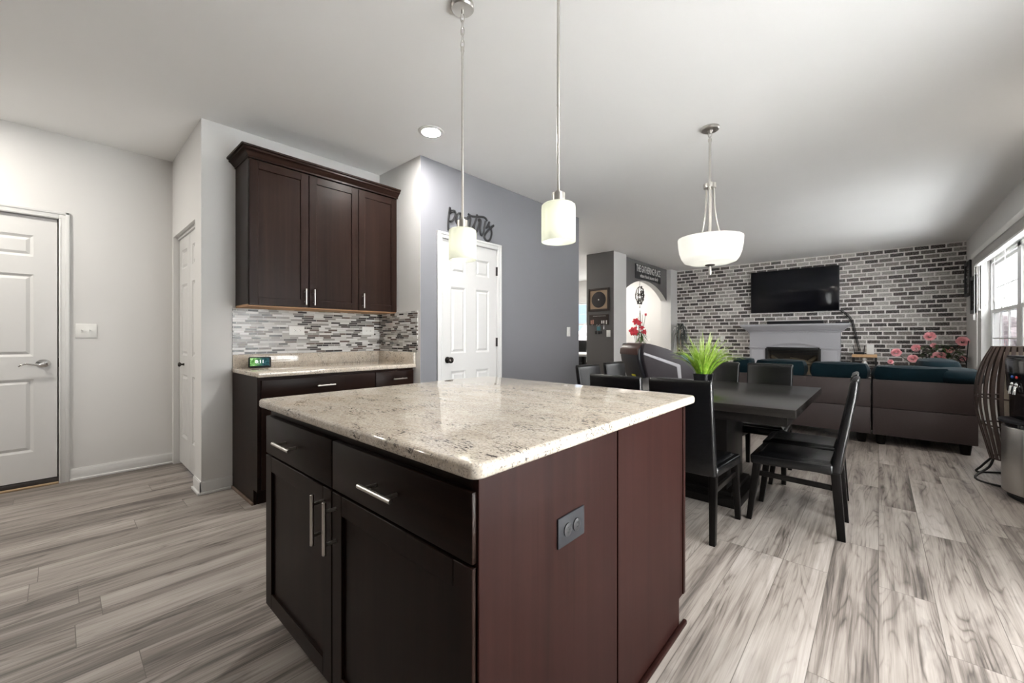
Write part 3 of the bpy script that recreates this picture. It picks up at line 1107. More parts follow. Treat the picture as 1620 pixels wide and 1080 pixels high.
# ---- island: rear cabinet, back to back
isr = thing('island_cabinet', 'dark espresso island cabinet on the dining side, its red brown end panel without outlet', 'cabinet', ((IX0 + IX1) / 2, (IYM + IY1) / 2, 0))
cb = B()
cb.box(IX0, IX1 - .018, IYM, IY1 - .022, .105, ZB).box(IX0 + .01, IX1 - .03, IYM, IY1 - .09, 0, .106)
part('carcass', cb, 'espresso', isr)
part('side_panel', B().prism([(IYM + .007, 0), (IY1 - .075, 0), (IY1 - .075, .115), (IY1 - .022, .115), (IY1 - .022, ZB - .0005), (IYM + .007, ZB - .0005)], IX1 - .019, IX1 - .003, 'x'), 'mahogany', isr, 'red brown veneered end panel')
part('shoe_moulding', B().box(IX1 - .003, IX1 + .013, IYM + .001, IY1 - .03, 0, .019, .005), 'mahogany', isr)
part('end_stile', B().box(IX1 - .03, IX1 + .002, IY1 - .040, IY1 - .018, .118, ZB, .002), 'mahogany', isr)
FR_ = lambda a, n, z: (a, IY1 - .022 + n, z)
for a0, a1 in ((IX0 + .006, XM - .003), (XM + .003, IX1 - .008)):
    part('door', shaker(FR_, a0, a1, .118, .86), 'espresso', isr)
# ---- island top
SX0, SX1, SY0, SY1 = -1.775, -.552, .513, 1.742


def slab(poly, z0, z1, r=.010):
    return B().prism(poly, z0, z1, 'z', r, 4)


def rounded(x0, x1, y0, y1, radii):
    pts = []
    for (cx, cy, a, r) in ((x0, y0, 180, radii[0]), (x1, y0, 270, radii[1]), (x1, y1, 0, radii[2]), (x0, y1, 90, radii[3])):
        ox = cx + (r if cx == x0 else -r)
        oy = cy + (r if cy == y0 else -r)
        for k in range(7):
            an = R(a + 90 * k / 6)
            pts.append((ox + r * math.cos(an), oy + r * math.sin(an)))
    return pts


solo('island_countertop', slab(rounded(SX0, SX1, SY0, SY1, (.025, .03, .03, .03)), ZB, ZT), 'granite',
     'polished cream granite slab with dark flecks topping the kitchen island', 'countertop', ((SX0 + SX1) / 2, (SY0 + SY1) / 2, ZB))


def outlet(name, label, f, w, h, plate_mat, sock_mat, n_sock=2, dark='ink_black', group=None, loc=(0, 0, 0), cat='outlet'):
    """Wall plate lying on its side or upright, local (a, n, z) about its centre."""
    t = thing(name, label, cat, loc, group=group)
    b = B(f)
    b.box(-w / 2, w / 2, 0, .005, -h / 2, h / 2, .0025)
    part('cover_plate', b, plate_mat, t)
    for k in range(n_sock):
        c = (k - (n_sock - 1) / 2) * .040
        horiz = w > h
        ca, cz = (c, 0) if horiz else (0, c)
        b = B(f)
        b.lathe([(0, .004), (.0165, .004), (.0165, .0075), (.015, .008), (0, .008)], (ca, 0, cz), 20, axis='y')
        s = part('socket', b, sock_mat, t)
        b = B(f)
        for da, dz in ((-.006, .004), (.006, .004)):
            if horiz:
                b.box(ca + dz - .0035 - .004, ca + dz + .0035 - .004, .0078, .0086, cz + da - .001, cz + da + .001)
            else:
                b.box(ca + da - .001, ca + da + .001, .0078, .0086, cz + dz - .0035, cz + dz + .0035)
        b.box(ca - .002 + (.007 if horiz else 0), ca + .002 + (.007 if horiz else 0), .0078, .0086, cz - .002 - (0 if horiz else .008), cz + .002 - (0 if horiz else .008))
        part('slot', b, dark, s)
    return t


outlet('outlet', 'charcoal double outlet set sideways in the red brown island end panel', lambda a, n, z: (IX1 + n, .864 + a, .663 + z), .118, .074,
       'charcoal_plastic', 'black_plastic', loc=(IX1, .864, .663))

# ---- base cabinets along the left wall
CF = -3.07                     # carcass front
FL = lambda a, n, z: (CF + n, a, z)
YA0, YA1, YA2 = .90, 1.735, 2.104
b1 = thing('base_cabinet', 'wide dark base cabinet under the granite counter by the white wall corner', 'cabinet', (-3.35, 1.32, 0))
cb = B()
cb.box(XC + .0015, CF, YA0 + .004, YA1, .105, ZB).box(XC + .0015, CF - .075, YA0 + .01, YA1, 0, .106)
part('carcass', cb, 'espresso', b1)
part('side_panel', B().prism([(XC + .0015, 0), (CF - .075, 0), (CF - .075, .105), (CF + .004, .105), (CF + .004, ZB - .0005), (XC + .0015, ZB - .0005)], YA0 - .014, YA0 + .005, 'y'), 'espresso_deep', b1)
part('shoe_moulding', B().box(XC + .0015, CF - .07, YA0 - .027, YA0 - .013, 0, .02, .005), 'shoe', b1, 'lighter brown shoe strip')
dr = part('drawer', slab_front(FL, YA0 + .006, YA1 - .003, .712, .848), 'espresso_deep', b1)
part('handle', bar_pull(lambda a, n, z: FL(a, n + .02, z), 1.325, .785, .130, False), 'nickel', dr)
for a0, a1, pa in ((YA0 + .006, 1.315, 1.26), (1.321, YA1 - .003, 1.375)):
    dr = part('door', shaker(FL, a0, a1, .118, .704), 'espresso', b1)
    part('handle', bar_pull(lambda a, n, z: FL(a, n + .02, z), pa, .60, .130, True), 'nickel', dr)
b2 = thing('base_cabinet', 'narrow dark base cabinet with one short drawer at the pantry end of the counter', 'cabinet', (-3.35, 1.92, 0))
cb = B()
cb.box(XC + .0015, CF, YA1, YA2, .105, ZB).box(XC + .0015, CF - .075, YA1, YA2, 0, .106)
part('carcass', cb, 'espresso', b2)
dr = part('drawer', slab_front(FL, YA1 + .003, YA2 - .006, .712, .848), 'espresso_deep', b2)
part('handle', bar_pull(lambda a, n, z: FL(a, n + .02, z), 1.945, .785, .130, False), 'nickel', dr)
dr = part('door', shaker(FL, YA1 + .003, YA2 - .006, .118, .704), 'espresso', b2)
part('handle', bar_pull(lambda a, n, z: FL(a, n + .02, z), 1.79, .60, .130, True), 'nickel', dr)
ct = thing('counter_worktop', 'cream granite counter with low backsplash against the mosaic tiled wall', 'countertop', (-3.34, 1.5, ZB))
part('slab', B().box(XC, -3.030, .880, YP, ZB, ZT, .006, 3), 'granite', ct)
gb = B()
gb.box(XC, XC + .020, .886, YP, ZT - .001, 1.003, .002).box(XC + .02, -3.035, YP - .020, YP, ZT - .001, 1.003, .002)
part('upstand', gb, 'granite', ct)
tb = B()
tb.box(XC, XC + .008, .884, YP, 1.003, 1.368).box(XC + .008, -3.0, YP - .008, YP, 1.003, 1.368)
struct('trim_2', tb, 'mosaic')
outlet('outlet', 'white sideways outlet plate on the mosaic tile above the clock end of the counter', lambda a, n, z: (XC + .008 + n, 1.342 + a, 1.192 + z), .122, .076,
       'white_plastic', 'white_plastic', loc=(XC + .008, 1.342, 1.192), n_sock=2)
outlet('outlet', 'white sideways outlet plate on the mosaic tile near the tiled corner', lambda a, n, z: (XC + .008 + n, 1.985 + a, 1.196 + z), .122, .076,
       'white_plastic', 'white_plastic', loc=(XC + .008, 1.985, 1.196), n_sock=2)

# ---- upper cabinets
UF = -3.33
FU = lambda a, n, z: (UF + n, a, z)
UZ0, UZ1 = 1.362, 2.412
u1 = thing('upper_cabinet', 'dark two-door wall cabinet above the counter, nearest the white closet corner', 'cabinet', (-3.48, 1.31, UZ0))
part('carcass', B().box(XC + .0015, UF, .905, 1.722, UZ0 + .012, UZ1 - .0015), 'espresso', u1)
part('bottom_panel', B().box(XC + .0015, UF, .905, 1.722, UZ0 - .004, UZ0 + .013), 'maple', u1, 'raw maple underside')
for a0, a1, pa in ((.907, 1.3105, 1.281), (1.3165, 1.7195, 1.345)):
    dr = part('door', shaker(FU, a0, a1, UZ0 + .006, UZ1 - .010), 'espresso', u1)
    part('handle', bar_pull(lambda a, n, z: FU(a, n + .02, z), pa, 1.448, .125, True), 'nickel', dr)
u2 = thing('upper_cabinet', 'dark one-door wall cabinet at the pantry end above the counter', 'cabinet', (-3.48, 1.91, UZ0))
part('carcass', B().box(XC + .0015, UF, 1.722, 2.096, UZ0 + .012, UZ1 - .0015), 'espresso', u2)
part('bottom_panel', B().box(XC + .0015, UF, 1.722, 2.096, UZ0 - .004, UZ0 + .013), 'maple', u2, 'raw maple underside')
dr = part('door', shaker(FU, 1.7255, 2.094, UZ0 + .006, UZ1 - .010), 'espresso', u2)
part('handle', bar_pull(lambda a, n, z: FU(a, n + .02, z), 1.757, 1.448, .125, True), 'nickel', dr)


def crown():
    prof = [(0, 2.412), (.006, 2.412), (.006, 2.424), (.014, 2.430), (.022, 2.440), (.036, 2.452), (.044, 2.456), (.044, 2.470), (.056, 2.472), (.058, 2.484), (0, 2.484)]
    xf = UF + .018
    b = B()
    rows = []
    for d, z in prof:
        rows.append([(XC, .905 - d, z), (xf + d, .905 - d, z), (xf + d, 2.104, z)])
    rows.append(rows[0])
    b.quadstrip(rows)
    b.prism([(p[0], p[1]) for p in ((XC, .905), (xf, .905), (xf, 2.104), (XC, 2.104))], 2.4125, 2.483, 'z')
    bmesh.ops.recalc_face_normals(b.bm, faces=b.bm.faces)
    return b


solo('crown_moulding', crown(), 'espresso_deep', 'dark stepped crown moulding along the top of the wall cabinets', 'crown moulding', (-3.48, 1.5, 2.412))

# ---- smart display clock on the counter
ck = thing('clock', 'small black tilted display clock reading 8:11 on the granite counter', 'clock', (-3.42, 1.005, ZT), R(72))
tilt = R(-14)
fc = lambda x, y, z: (x, y * math.cos(tilt) - (z) * math.sin(tilt) * -1 * -1, ZT * 0 + z * math.cos(tilt) + y * math.sin(tilt))
fc = lambda x, y, z: (x, y * math.cos(tilt) - z * math.sin(tilt), y * math.sin(tilt) + z * math.cos(tilt) + .0085)
# local: x across, -y front
part('body', B(fc).box(-.073, .073, -.010, .012, .0, .082, .010, 4).hexa([(-.06, .008, .0), (.06, .008, .0), (.055, .05, -.016 + .022), (-.055, .05, -.016 + .022), (-.06, .008, .07), (.06, .008, .07), (.04, .03, .05), (-.04, .03, .05)], .004), 'black_plastic', ck)


def clock_face():
    t = NT('clock picture')
    o = t.objco()
    s = t.sep(o)
    nz = t.noise(t.scale(o, (1, 1, 1)), 55, 3, .6, 1.0)
    green = t.ramp(nz, [(.35, (.01, .03, .012)), (.5, (.08, .22, .05)), (.65, (.30, .48, .22))])
    teal = t.ramp(nz, [(.35, (.006, .02, .022)), (.6, (.03, .08, .09))])
    c = t.mix(t.maprange(s[0], -.035, .02), green, teal)
    e = t.n('ShaderNodeEmission')
    t.put(e.inputs[0], c)
    e.inputs[1].default_value = 1.0
    t.t.links.new(e.outputs[0], t.out.inputs[0])
    return t.m


scr = part('screen', B(fc).box(-.061, .061, -.0112, -.0095, .012, .072), clock_face(), ck, 'lit screen with a green leafy picture')
part('digits', text_b('8:11', .034, .0004, lambda u, v, d: fc(u, -.0120 - d, .043 + v)), emit('lit white digits', (1, 1, 1), 1.1), scr, 'white digits reading 8:11')


# ---- switches
def switch(label, f, loc, gangs=1, w=.074, h=.118, lev=True):
    t = thing('light_switch', label, 'light switch', loc)
    part('cover_plate', B(f).box(-w / 2, w / 2, 0, .006, -h / 2, h / 2, .003), 'white_plastic', t)
    for g in range(gangs):
        c = (g - (gangs - 1) / 2) * .046
        if lev:
            b = B(f).box(c - .006, c + .006, .004, .0075, -.013, .013, .001).hexa([(c - .004, .006, -.002), (c + .004, .006, -.002), (c + .004, .006, .010), (c - .004, .006, .010), (c - .003, .018, .004), (c + .003, .018, .004), (c + .003, .018, .012), (c - .003, .018, .012)])
        else:
            b = B(f).box(c - .016, c + .016, .004, .0085, -.033, .033, .002)
        part('toggle' if lev else 'rocker', b, 'white_plastic', t)
    return t


switch('white double toggle switch on the wall beside the garage door', lambda a, n, z: (XL + n, .155 + a, 1.188 + z), (XL, .155, 1.188), 2, .120, .112)
switch('white single switch on the blue gray wall right of the pantry door', lambda a, n, z: (XG + n, 4.385 + a, 1.205 + z), (XG, 4.385, 1.205), 1, .076, .120, False)
switch('white single switch on the dark gray pier below the key rack', lambda a, n, z: (-3.722 + a, YPI - n, 1.200 + z), (-3.722, YPI, 1.2), 1, .080, .125, False)
switch('white thermostat plate on the bright wall seen through the arch', lambda a, n, z: (-4.31 + a, YB - n, 1.03 + z), (-4.31, YB, 1.03), 1, .07, .12, False)
outlet('outlet', 'small white outlet on the brick wall left of the fireplace', lambda a, n, z: (-2.62 + a, YB - n, 1.09 + z), .074, .116, 'white_plastic', 'white_plastic', loc=(-2.62, YB, 1.09))

# ---- pantry sign
PS = [[(2.432, 2.338), (2.419, 2.26), (2.412, 2.188), (2.413, 2.121)], [(2.424, 2.277), (2.454, 2.305), (2.485, 2.316), (2.499, 2.296), (2.485, 2.251), (2.457, 2.218), (2.432, 2.207)],
      [(2.565, 2.311), (2.532, 2.298), (2.51, 2.256), (2.51, 2.22), (2.524, 2.205), (2.548, 2.228), (2.568, 2.275)], [(2.569, 2.309), (2.567, 2.269), (2.567, 2.232), (2.582, 2.22), (2.608, 2.244), (2.629, 2.276)],
      [(2.622, 2.287), (2.614, 2.242), (2.612, 2.204)], [(2.614, 2.217), (2.633, 2.271), (2.666, 2.299), (2.687, 2.288), (2.679, 2.237), (2.669, 2.191), (2.674, 2.164), (2.7, 2.184), (2.738, 2.243)],
      [(2.777, 2.347), (2.755, 2.284), (2.734, 2.223), (2.731, 2.172), (2.743, 2.158), (2.773, 2.183)], [(2.658, 2.326), (2.704, 2.316), (2.773, 2.325), (2.843, 2.34), (2.888, 2.338), (2.916, 2.315)],
      [(2.773, 2.183), (2.792, 2.228), (2.804, 2.282), (2.794, 2.297), (2.817, 2.306), (2.827, 2.286), (2.817, 2.22), (2.826, 2.164), (2.843, 2.158), (2.866, 2.191), (2.879, 2.252), (2.893, 2.307)],
      [(2.893, 2.303), (2.884, 2.253), (2.893, 2.242), (2.916, 2.253), (2.945, 2.308)],
      [(2.948, 2.312), (2.936, 2.27), (2.969, 2.244), (2.981, 2.2), (2.962, 2.143), (2.934, 2.116), (2.897, 2.116), (2.876, 2.141), (2.888, 2.176), (2.934, 2.224), (2.99, 2.274), (3.011, 2.288)]]
sb = B()
for s in PS:
    sb.tube(smooth_path([(XG + .009, y, z) for y, z in s], 5), .0115, 8, f=lambda x, y, z: (XG + .009 + (x - XG - .009) * .7, y, z))
solo('pantry_sign', sb, 'ink_black', 'black script word sign reading pantry above the white pantry door', 'sign', (XG, 2.71, 2.11))


# ================================================================== LAMPS
def point(name, loc, power, radius=.03, color=(1, .94, .84)):
    d = bpy.data.lights.new(name, 'POINT')
    d.energy = power
    d.shadow_soft_size = radius
    d.color = color
    o = bpy.data.objects.new(name, d)
    o.location = loc
    COL.objects.link(o)


def chain_link(c, rx, rz, r, turn):
    pts = []
    for k in range(16):
        a = math.tau * k / 16
        h = rx * math.cos(a)
        pts.append((c[0] + h * math.cos(turn), c[1] + h * math.sin(turn), c[2] + rz * math.sin(a)))
    return pts


def pendant(x, y, label):
    t = thing('pendant_lamp', label, 'lamp', (x, y, 1.505), group='island pendant lamps')
    b = B()
    b.lathe([(0, CE), (.055, CE), (.055, CE - .018), (.050, CE - .024), (.012, CE - .026), (0, CE - .026)], (x, y, 0), 32)
    b.tube([(x, y, CE - .026), (x, y, CE - .045)], .006, 10)
    part('canopy', b, 'nickel', t)
    b = B()
    z = CE - .050
    k = 0
    while z > 2.505:
        b.tube(chain_link((x, y, z - .014), .0085, .021, .0024, (k % 2) * math.pi / 2 + .5), .0026, 7, closed=True)
        z -= .031
        k += 1
    part('chain', b, 'nickel', t)
    part('rod', B().tube([(x, y, 2.515), (x, y, 1.69)], .0062, 12).tube([(x, y, 2.50), (x, y, 2.515)], .009, 10).tube([(x, y, 2.03), (x, y, 2.034)], .0075, 12), 'nickel', t)
    part('socket_cap', B().lathe([(0, 1.700), (.012, 1.700), (.012, 1.694), (.026, 1.692), (.026, 1.650), (0, 1.650)], (x, y, 0), 28), 'nickel', t)
    b = B()
    b.lathe([(.020, 1.651), (.056, 1.651), (.0645, 1.644), (.0655, 1.632), (.0655, 1.505), (.0615, 1.505), (.0615, 1.630), (.0605, 1.640), (.055, 1.646), (.020, 1.647)], (x, y, 0), 48, cap=False)
    part('shade', b, 'frosted', t, 'frosted glass drum shade')
    part('bulb', B().lathe([(0, 1.520), (.014, 1.522), (.024, 1.534), (.027, 1.550), (.022, 1.575), (.013, 1.595), (.013, 1.648), (0, 1.648)], (x, y, 0), 20), 'bulb', t, 'glowing bulb')


pendant(-1.475, 1.29, 'brushed nickel island pendant with frosted drum shade, hanging nearest the pantry door')
pendant(-.918, 1.29, 'brushed nickel island pendant with frosted drum shade, hanging nearest the dining table')

CX, CY = -.95, 3.30
t = thing('dining_pendant', 'large white opal bowl pendant with curved nickel arms over the dining table', 'lamp', (CX, CY, 1.60))
part('canopy', B().lathe([(0, CE), (.066, CE), (.066, CE - .014), (.060, CE - .020), (.022, CE - .024), (.008, CE - .040), (0, CE - .04)], (CX, CY, 0), 36), 'nickel', t)
b = B()
for k in range(2):
    b.tube(chain_link((CX, CY, CE - .054 - k * .034), .010, .022, .003, k * math.pi / 2 + .4), .003, 7, closed=True)
part('chain', b, 'nickel', t)
part('rod', B().tube([(CX, CY, CE - .10), (CX, CY, 2.29)], .0095, 14).tube([(CX, CY, CE - .105), (CX, CY, CE - .085)], .013, 12), 'nickel', t)
part('hub', B().lathe([(0, 2.315), (.014, 2.315), (.016, 2.298), (.044, 2.296), (.044, 2.262), (.012, 2.258), (0, 2.258)], (CX, CY, 0), 32).tube([(CX, CY, 2.26), (CX, CY, 1.87)], .011, 12), 'nickel', t)
for k in range(3):
    a = R(40 + 120 * k)
    pts = [(.030, 2.262), (.032, 2.18), (.038, 2.09), (.052, 2.00), (.078, 1.92), (.105, 1.87)]
    part('arm', B().tube(smooth_path([(CX + r * math.cos(a), CY + r * math.sin(a), z) for r, z in pts], 5), .0065, 10), 'nickel', t)
b = B()
b.lathe([(.225, 1.885), (.2265, 1.880), (.222, 1.82), (.214, 1.775), (.200, 1.735), (.180, 1.706), (.140, 1.692), (.030, 1.684), (.004, 1.683), (.004, 1.688), (.030, 1.689), (.139, 1.697), (.177, 1.711), (.196, 1.738), (.210, 1.776), (.218, 1.82), (.222, 1.885)], (CX, CY, 0), 56, cap=False)
part('shade', b, 'opal', t, 'white opal glass bowl')
part('cap_disc', B().lathe([(0, 1.690), (.034, 1.684), (.034, 1.678), (.012, 1.672), (0, 1.672)], (CX, CY, 0), 24), 'bronze', t)
part('finial', B().lathe([(0, 1.674), (.007, 1.674), (.009, 1.664), (.011, 1.650), (.011, 1.618), (.008, 1.608), (0, 1.604)], (CX, CY, 0), 16), 'nickel', t)
for k in range(3):
    a = R(100 + 120 * k)
    part('bulb', B().ball((CX + .085 * math.cos(a), CY + .085 * math.sin(a), 1.80), .026, .026, .036, 14), 'bulb_bright', t)


def recessed(x, y, label):
    t = thing('recessed_light', label, 'lamp', (x, y, CE - .012))
    part('trim_ring', B().lathe([(.070, CE - .010), (.082, CE - .011), (.095, CE - .006), (.098, CE), (.070, CE)], (x, y, 0), 40, cap=False), 'trim', t)
    part('lens', B().lathe([(0, CE - .008), (.072, CE - .008), (.072, CE - .001), (0, CE - .001)], (x, y, 0), 36), 'lamp_lens', t, 'lit round lens')


recessed(-2.565, 1.924, 'lit round recessed ceiling light in front of the wall cabinets')

# ================================================================== DINING
TX, TY, TH = -1.0, 3.305, .745
tb = thing('dining_table', 'square black dining table with thick top on a pedestal', 'table', (TX, TY, 0))
part('tabletop', B().box(TX - .67, TX + .67, TY - .66, TY + .66, TH - .048, TH, .004, 2), 'table_black', tb)
part('apron', B().box(TX - .625, TX + .625, TY - .615, TY + .615, TH - .105, TH - .047, .002), 'black_wood', tb)
part('pedestal', B().box(TX - .22, TX + .22, TY - .22, TY + .22, .05, TH - .10, .004), 'black_wood', tb)
part('base', B().box(TX - .315, TX + .315, TY - .32, TY + .32, 0, .055, .004).box(TX - .26, TX + .26, TY - .26, TY + .26, .054, .085, .004), 'black_wood', tb)


def make_chair(label, loc, rz, group):
    t = thing('dining_chair', label, 'chair', loc, rz, group, local=True)
    # local: +y is the way the sitter faces
    b = B()
    b.hexa([(-.176, -.19, .362), (.176, -.19, .362), (.198, .215, .352), (-.198, .215, .352),
            (-.176, -.19, .418), (.176, -.19, .418), (.198, .218, .412), (-.198, .218, .412)], .012, 3)
    b.hexa([(-.165, -.19, .405), (.165, -.19, .405), (.185, .200, .400), (-.185, .200, .400),
            (-.140, -.18, .430), (.140, -.18, .430), (.155, .165, .428), (-.155, .165, .428)], .008, 3)
    part('seat', b, 'black_leather', t)
    front = [(-.176, .365), (-.186, .45), (-.205, .56), (-.226, .67), (-.246, .78), (-.258, .86), (-.262, .893)]
    rear = [(-.296, .905), (-.299, .88), (-.290, .80), (-.272, .69), (-.252, .57), (-.234, .46), (-.224, .365)]
    b = B()
    # a slightly waisted curved back
    n = len(front)
    rows = []
    for i in range(n):
        f_ = front[i]
        r_ = rear[n - 1 - i]
        hw = .172 + .006 * (f_[1] - .36)
        rows.append((f_, r_, hw))
    bm = bmesh.new()
    L = []
    for f_, r_, hw in rows:
        L.append([bm.verts.new((-hw, f_[0], f_[1])), bm.verts.new((hw, f_[0], f_[1])), bm.verts.new((hw, r_[0], r_[1])), bm.verts.new((-hw, r_[0], r_[1]))])
    for a, c in zip(L, L[1:]):
        for k in range(4):
            bm.faces.new((a[k], a[(k + 1) % 4], c[(k + 1) % 4], c[k]))
    bm.faces.new(L[0])
    bm.faces.new(L[-1][::-1])
    bmesh.ops.recalc_face_normals(bm, faces=bm.faces)
    ed = [e for e in bm.edges if e.calc_face_angle(0) > .7]
    bmesh.ops.bevel(bm, geom=ed, offset=.012, segments=3, profile=.5, affect='EDGES')
    b.add(bm)
    part('backrest', b, 'black_leather', t, sharp=50)
    for s in (-1, 1):
        x = s * .156
        w = .019
        part('leg', B().hexa([(x + s * .004 - w + .004, -.245, 0), (x + s * .004 + w - .004, -.245, 0), (x + s * .004 + w - .004, -.207, 0), (x + s * .004 - w + .004, -.207, 0),
                              (x - w, -.222, .37), (x + w, -.222, .37), (x + w, -.178, .37), (x - w, -.178, .37)], .003), 'black_wood', t)
        x2 = s * .172
        part('leg', B().hexa([(x2 + s * .008 - .015, .212, 0), (x2 + s * .008 + .015, .212, 0), (x2 + s * .008 + .015, .240, 0), (x2 + s * .008 - .015, .240, 0),
                              (x2 - .020, .160, .36), (x2 + .020, .160, .36), (x2 + .020, .204, .36), (x2 - .020, .204, .36)], .003), 'black_wood', t)
        part('stretcher', B().hexa([(x - .009, -.205, .27), (x + .009, -.205, .27), (x2 + .009, .195, .282), (x2 - .009, .195, .282),
                                    (x - .009, -.205, .30), (x + .009, -.205, .30), (x2 + .009, .195, .312), (x2 - .009, .195, .312)], .002), 'black_wood', t)
    return t


G = 'dining chairs around the black table'
ch = make_chair('black leather dining chair with its back to the granite island, nearer the window side', (-.835, 2.622, 0), 0, G)
dup(ch, (-1.235, 2.615, 0), R(1), 'black leather dining chair with its back to the granite island, nearer the pantry side', G)
dup(ch, (-.38, 3.085, 0), R(90), 'black leather dining chair on the window side of the table, its seat in full view', G)
dup(ch, (-.395, 3.515, 0), R(91), 'black leather dining chair on the window side, half hidden behind the chair nearer the island', G)
dup(ch, (-.725, 3.975, 0), R(180), 'black leather dining chair between table and sofa, shiny backrest right of the grass plant', G)
dup(ch, (-1.145, 3.98, 0), R(179), 'black leather dining chair between table and sofa, behind the lime green plant', G)
dup(ch, (-1.60, 3.08, 0), R(-90), 'black leather dining chair at the left table side, beside the blue gray wall edge', G)
dup(ch, (-1.60, 3.545, 0), R(-91), 'black leather dining chair at the left table side, in front of the recliner', G)

# ---- lime grass plant on the table
PX, PY = -1.0, 3.305
pl = thing('potted_grass', 'lime green artificial grass in a black pot on the dining table', 'plant', (PX, PY, TH))
part('pot', B().lathe([(0, TH), (.055, TH), (.060, TH + .01), (.070, TH + .09), (.074, TH + .115), (.066, TH + .115), (.062, TH + .10), (0, TH + .10)], (PX, PY, 0), 36), 'gloss_black', pl)
rng = random.Random(3)
b = B()
for k in range(170):
    a = rng.uniform(0, math.tau)
    L_ = rng.uniform(.20, .36)
    lean = rng.uniform(.05, 1.0) ** .8
    wv = rng.uniform(.0045, .0085)
    r0 = rng.uniform(0, .05)
    rows = []
    n = 8
    x, z = r0, TH + .10
    ang = R(90) - lean * R(38)
    side = (-math.sin(a), math.cos(a))
    for i in range(n + 1):
        t_ = i / n
        w = wv * (1 - t_ ** 2.2) + .0004
        cx, cy = PX + x * math.cos(a), PY + x * math.sin(a)
        up_ = .25 * w
        rows.append([(cx + side[0] * w, cy + side[1] * w, z + up_), (cx, cy, z - up_), (cx - side[0] * w, cy - side[1] * w, z + up_)])
        x += math.cos(ang) * L_ / n
        z += math.sin(ang) * L_ / n
        ang -= lean * R(95) / n * (0.35 + 1.2 * t_)
        z = max(z, TH + .085)
    b.quadstrip(rows)
part('foliage', b, 'grass', pl, 'lime green blades')

# ================================================================== LIVING ROOM
# ---- sofa: two modules, backs toward the dining table
SY = 5.80
SZ0, SZ1 = .105, .685


def sofa_module(root, x0, x1, cushions, ret=None):
    part('frame', B().box(x0 + .004, x1 - .004, SY + .04, SY + .92, SZ0 + .01, .30, .01), 'sofa_leather', root)
    part('back_panel', B().box(x0, x1, SY, SY + .22, .392, SZ1, .005, 2), 'sofa_leather', root)
    part('back_panel', B().box(x0, x1, SY, SY + .22, SZ0, .388, .005, 2), 'sofa_leather', root)
    for a, c, zt in cushions:
        part('back_cushion', B().pillow(a, c, SY + .015, SY + .33, SZ1 - .035, zt + .012, .40, 28), 'teal_velvet', root, 'teal velvet back cushion')
        part('seat_cushion', B().box(a + .005, c - .005, SY + .23, SY + .94, .30, .46, .05, 4), 'teal_velvet', root, 'teal velvet seat cushion')
    for lx in (x0 + .065, x1 - .075):
        for ly in (SY + .07, SY + .84):
            part('leg', B().lathe([(0, 0), (.034, 0), (.048, SZ0 + .012), (0, SZ0 + .012)], (lx, ly, 0), 20), 'black_wood', root)


s1 = thing('sofa_section', 'dark brown leather sofa section with teal cushions, back behind the dining table', 'sofa', (-.9, 6.2, 0))
sofa_module(s1, -1.42, -.065, [(-1.42, -1.19, .86), (-1.175, -.625, .855), (-.61, -.066, .845)])
part('seam', B().box(-.622, -.617, SY - .0015, SY + .01, SZ0 + .02, SZ1 - .01), 'toe', s1)
part('seam', B().box(-1.178, -1.173, SY - .0015, SY + .01, SZ0 + .02, SZ1 - .01), 'toe', s1)
s2 = thing('sofa_section', 'dark brown leather corner sofa section with teal cushions, end nearest the window', 'sofa', (.32, 6.2, 0))
sofa_module(s2, -.048, .70, [(-.062, .555, .825)])
part('frame', B().box(-.0635, .10, SY + .235, SY + .93, SZ0, .44, .004).box(-.0635, .02, SY + .225, SY + .30, .30, .80, .004), 'sofa_leather', s2)  # extra hidden blocks close the module gap so no light shows through
part('return_arm', B().box(.48, .70, SY + .2, SY + 1.75, SZ0, SZ1, .012, 3), 'sofa_leather', s2)
part('back_cushion', B().pillow(.42, .775, SY - .03, SY + .72, SZ1 - .03, .825, .62, 28), 'teal_velvet', s2, 'rounded teal end cushion')
part('back_cushion', B().pillow(.33, .71, SY + .74, SY + 1.70, SZ1 - .05, .885, .55, 28), 'teal_velvet', s2, 'teal cushion along the return')
part('seat_cushion', B().box(.0, .47, SY + .95, SY + 1.72, .25, .46, .05, 4), 'teal_velvet', s2, 'teal velvet seat cushion')
for ly in (SY + 1.68,):
    for lx in (.06, .63):
        part('leg', B().lathe([(0, 0), (.034, 0), (.048, SZ0 + .012), (0, SZ0 + .012)], (lx, ly, 0), 20), 'black_wood', s2)
part('seat_base', B().box(.0, .50, SY + .9, SY + 1.73, SZ0, .27, .01), 'sofa_leather', s2)

# ---- massage recliner
rc = thing('massage_recliner', 'black and brown massage recliner with a silver white stripe on its plum side shell', 'recliner', (-2.335, 4.91, 0), math.atan2(-.525, .85), local=True)
# local: +y the way it faces, +x its right (toward the camera's right)
W2 = .205
back = [(-.02, 1.03), (-.055, .985), (-.062, .90), (-.045, .80), (.0, .68), (.06, .55), (.10, .42), (.2, .40), (.34, .50), (.30, .70), (.22, .90), (.14, 1.02), (.06, 1.055)]
part('backrest', B().prism(back, -W2, W2, 'x', .028, 4), 'recliner_black', rc)
cap = [(-.024, 1.034), (-.062, .985), (-.069, .925), (-.055, .905), (.0, .95), (.08, 1.0), (.14, 1.028), (.06, 1.064)]
part('headrest', B().prism(cap, -W2 - .004, W2 - .012, 'x', .014, 3), 'recliner_brown', rc, 'brown leather headrest cover')
shell = [(-.005, 1.052), (.06, 1.056), (.16, 1.035), (.34, .985), (.48, .925), (.62, .84), (.76, .73), (.84, .62), (.88, .45), (.86, .22), (.70, .12), (.20, .14), (.06, .30), (.075, .50), (.04, .68), (-.01, .84), (-.028, .96)]
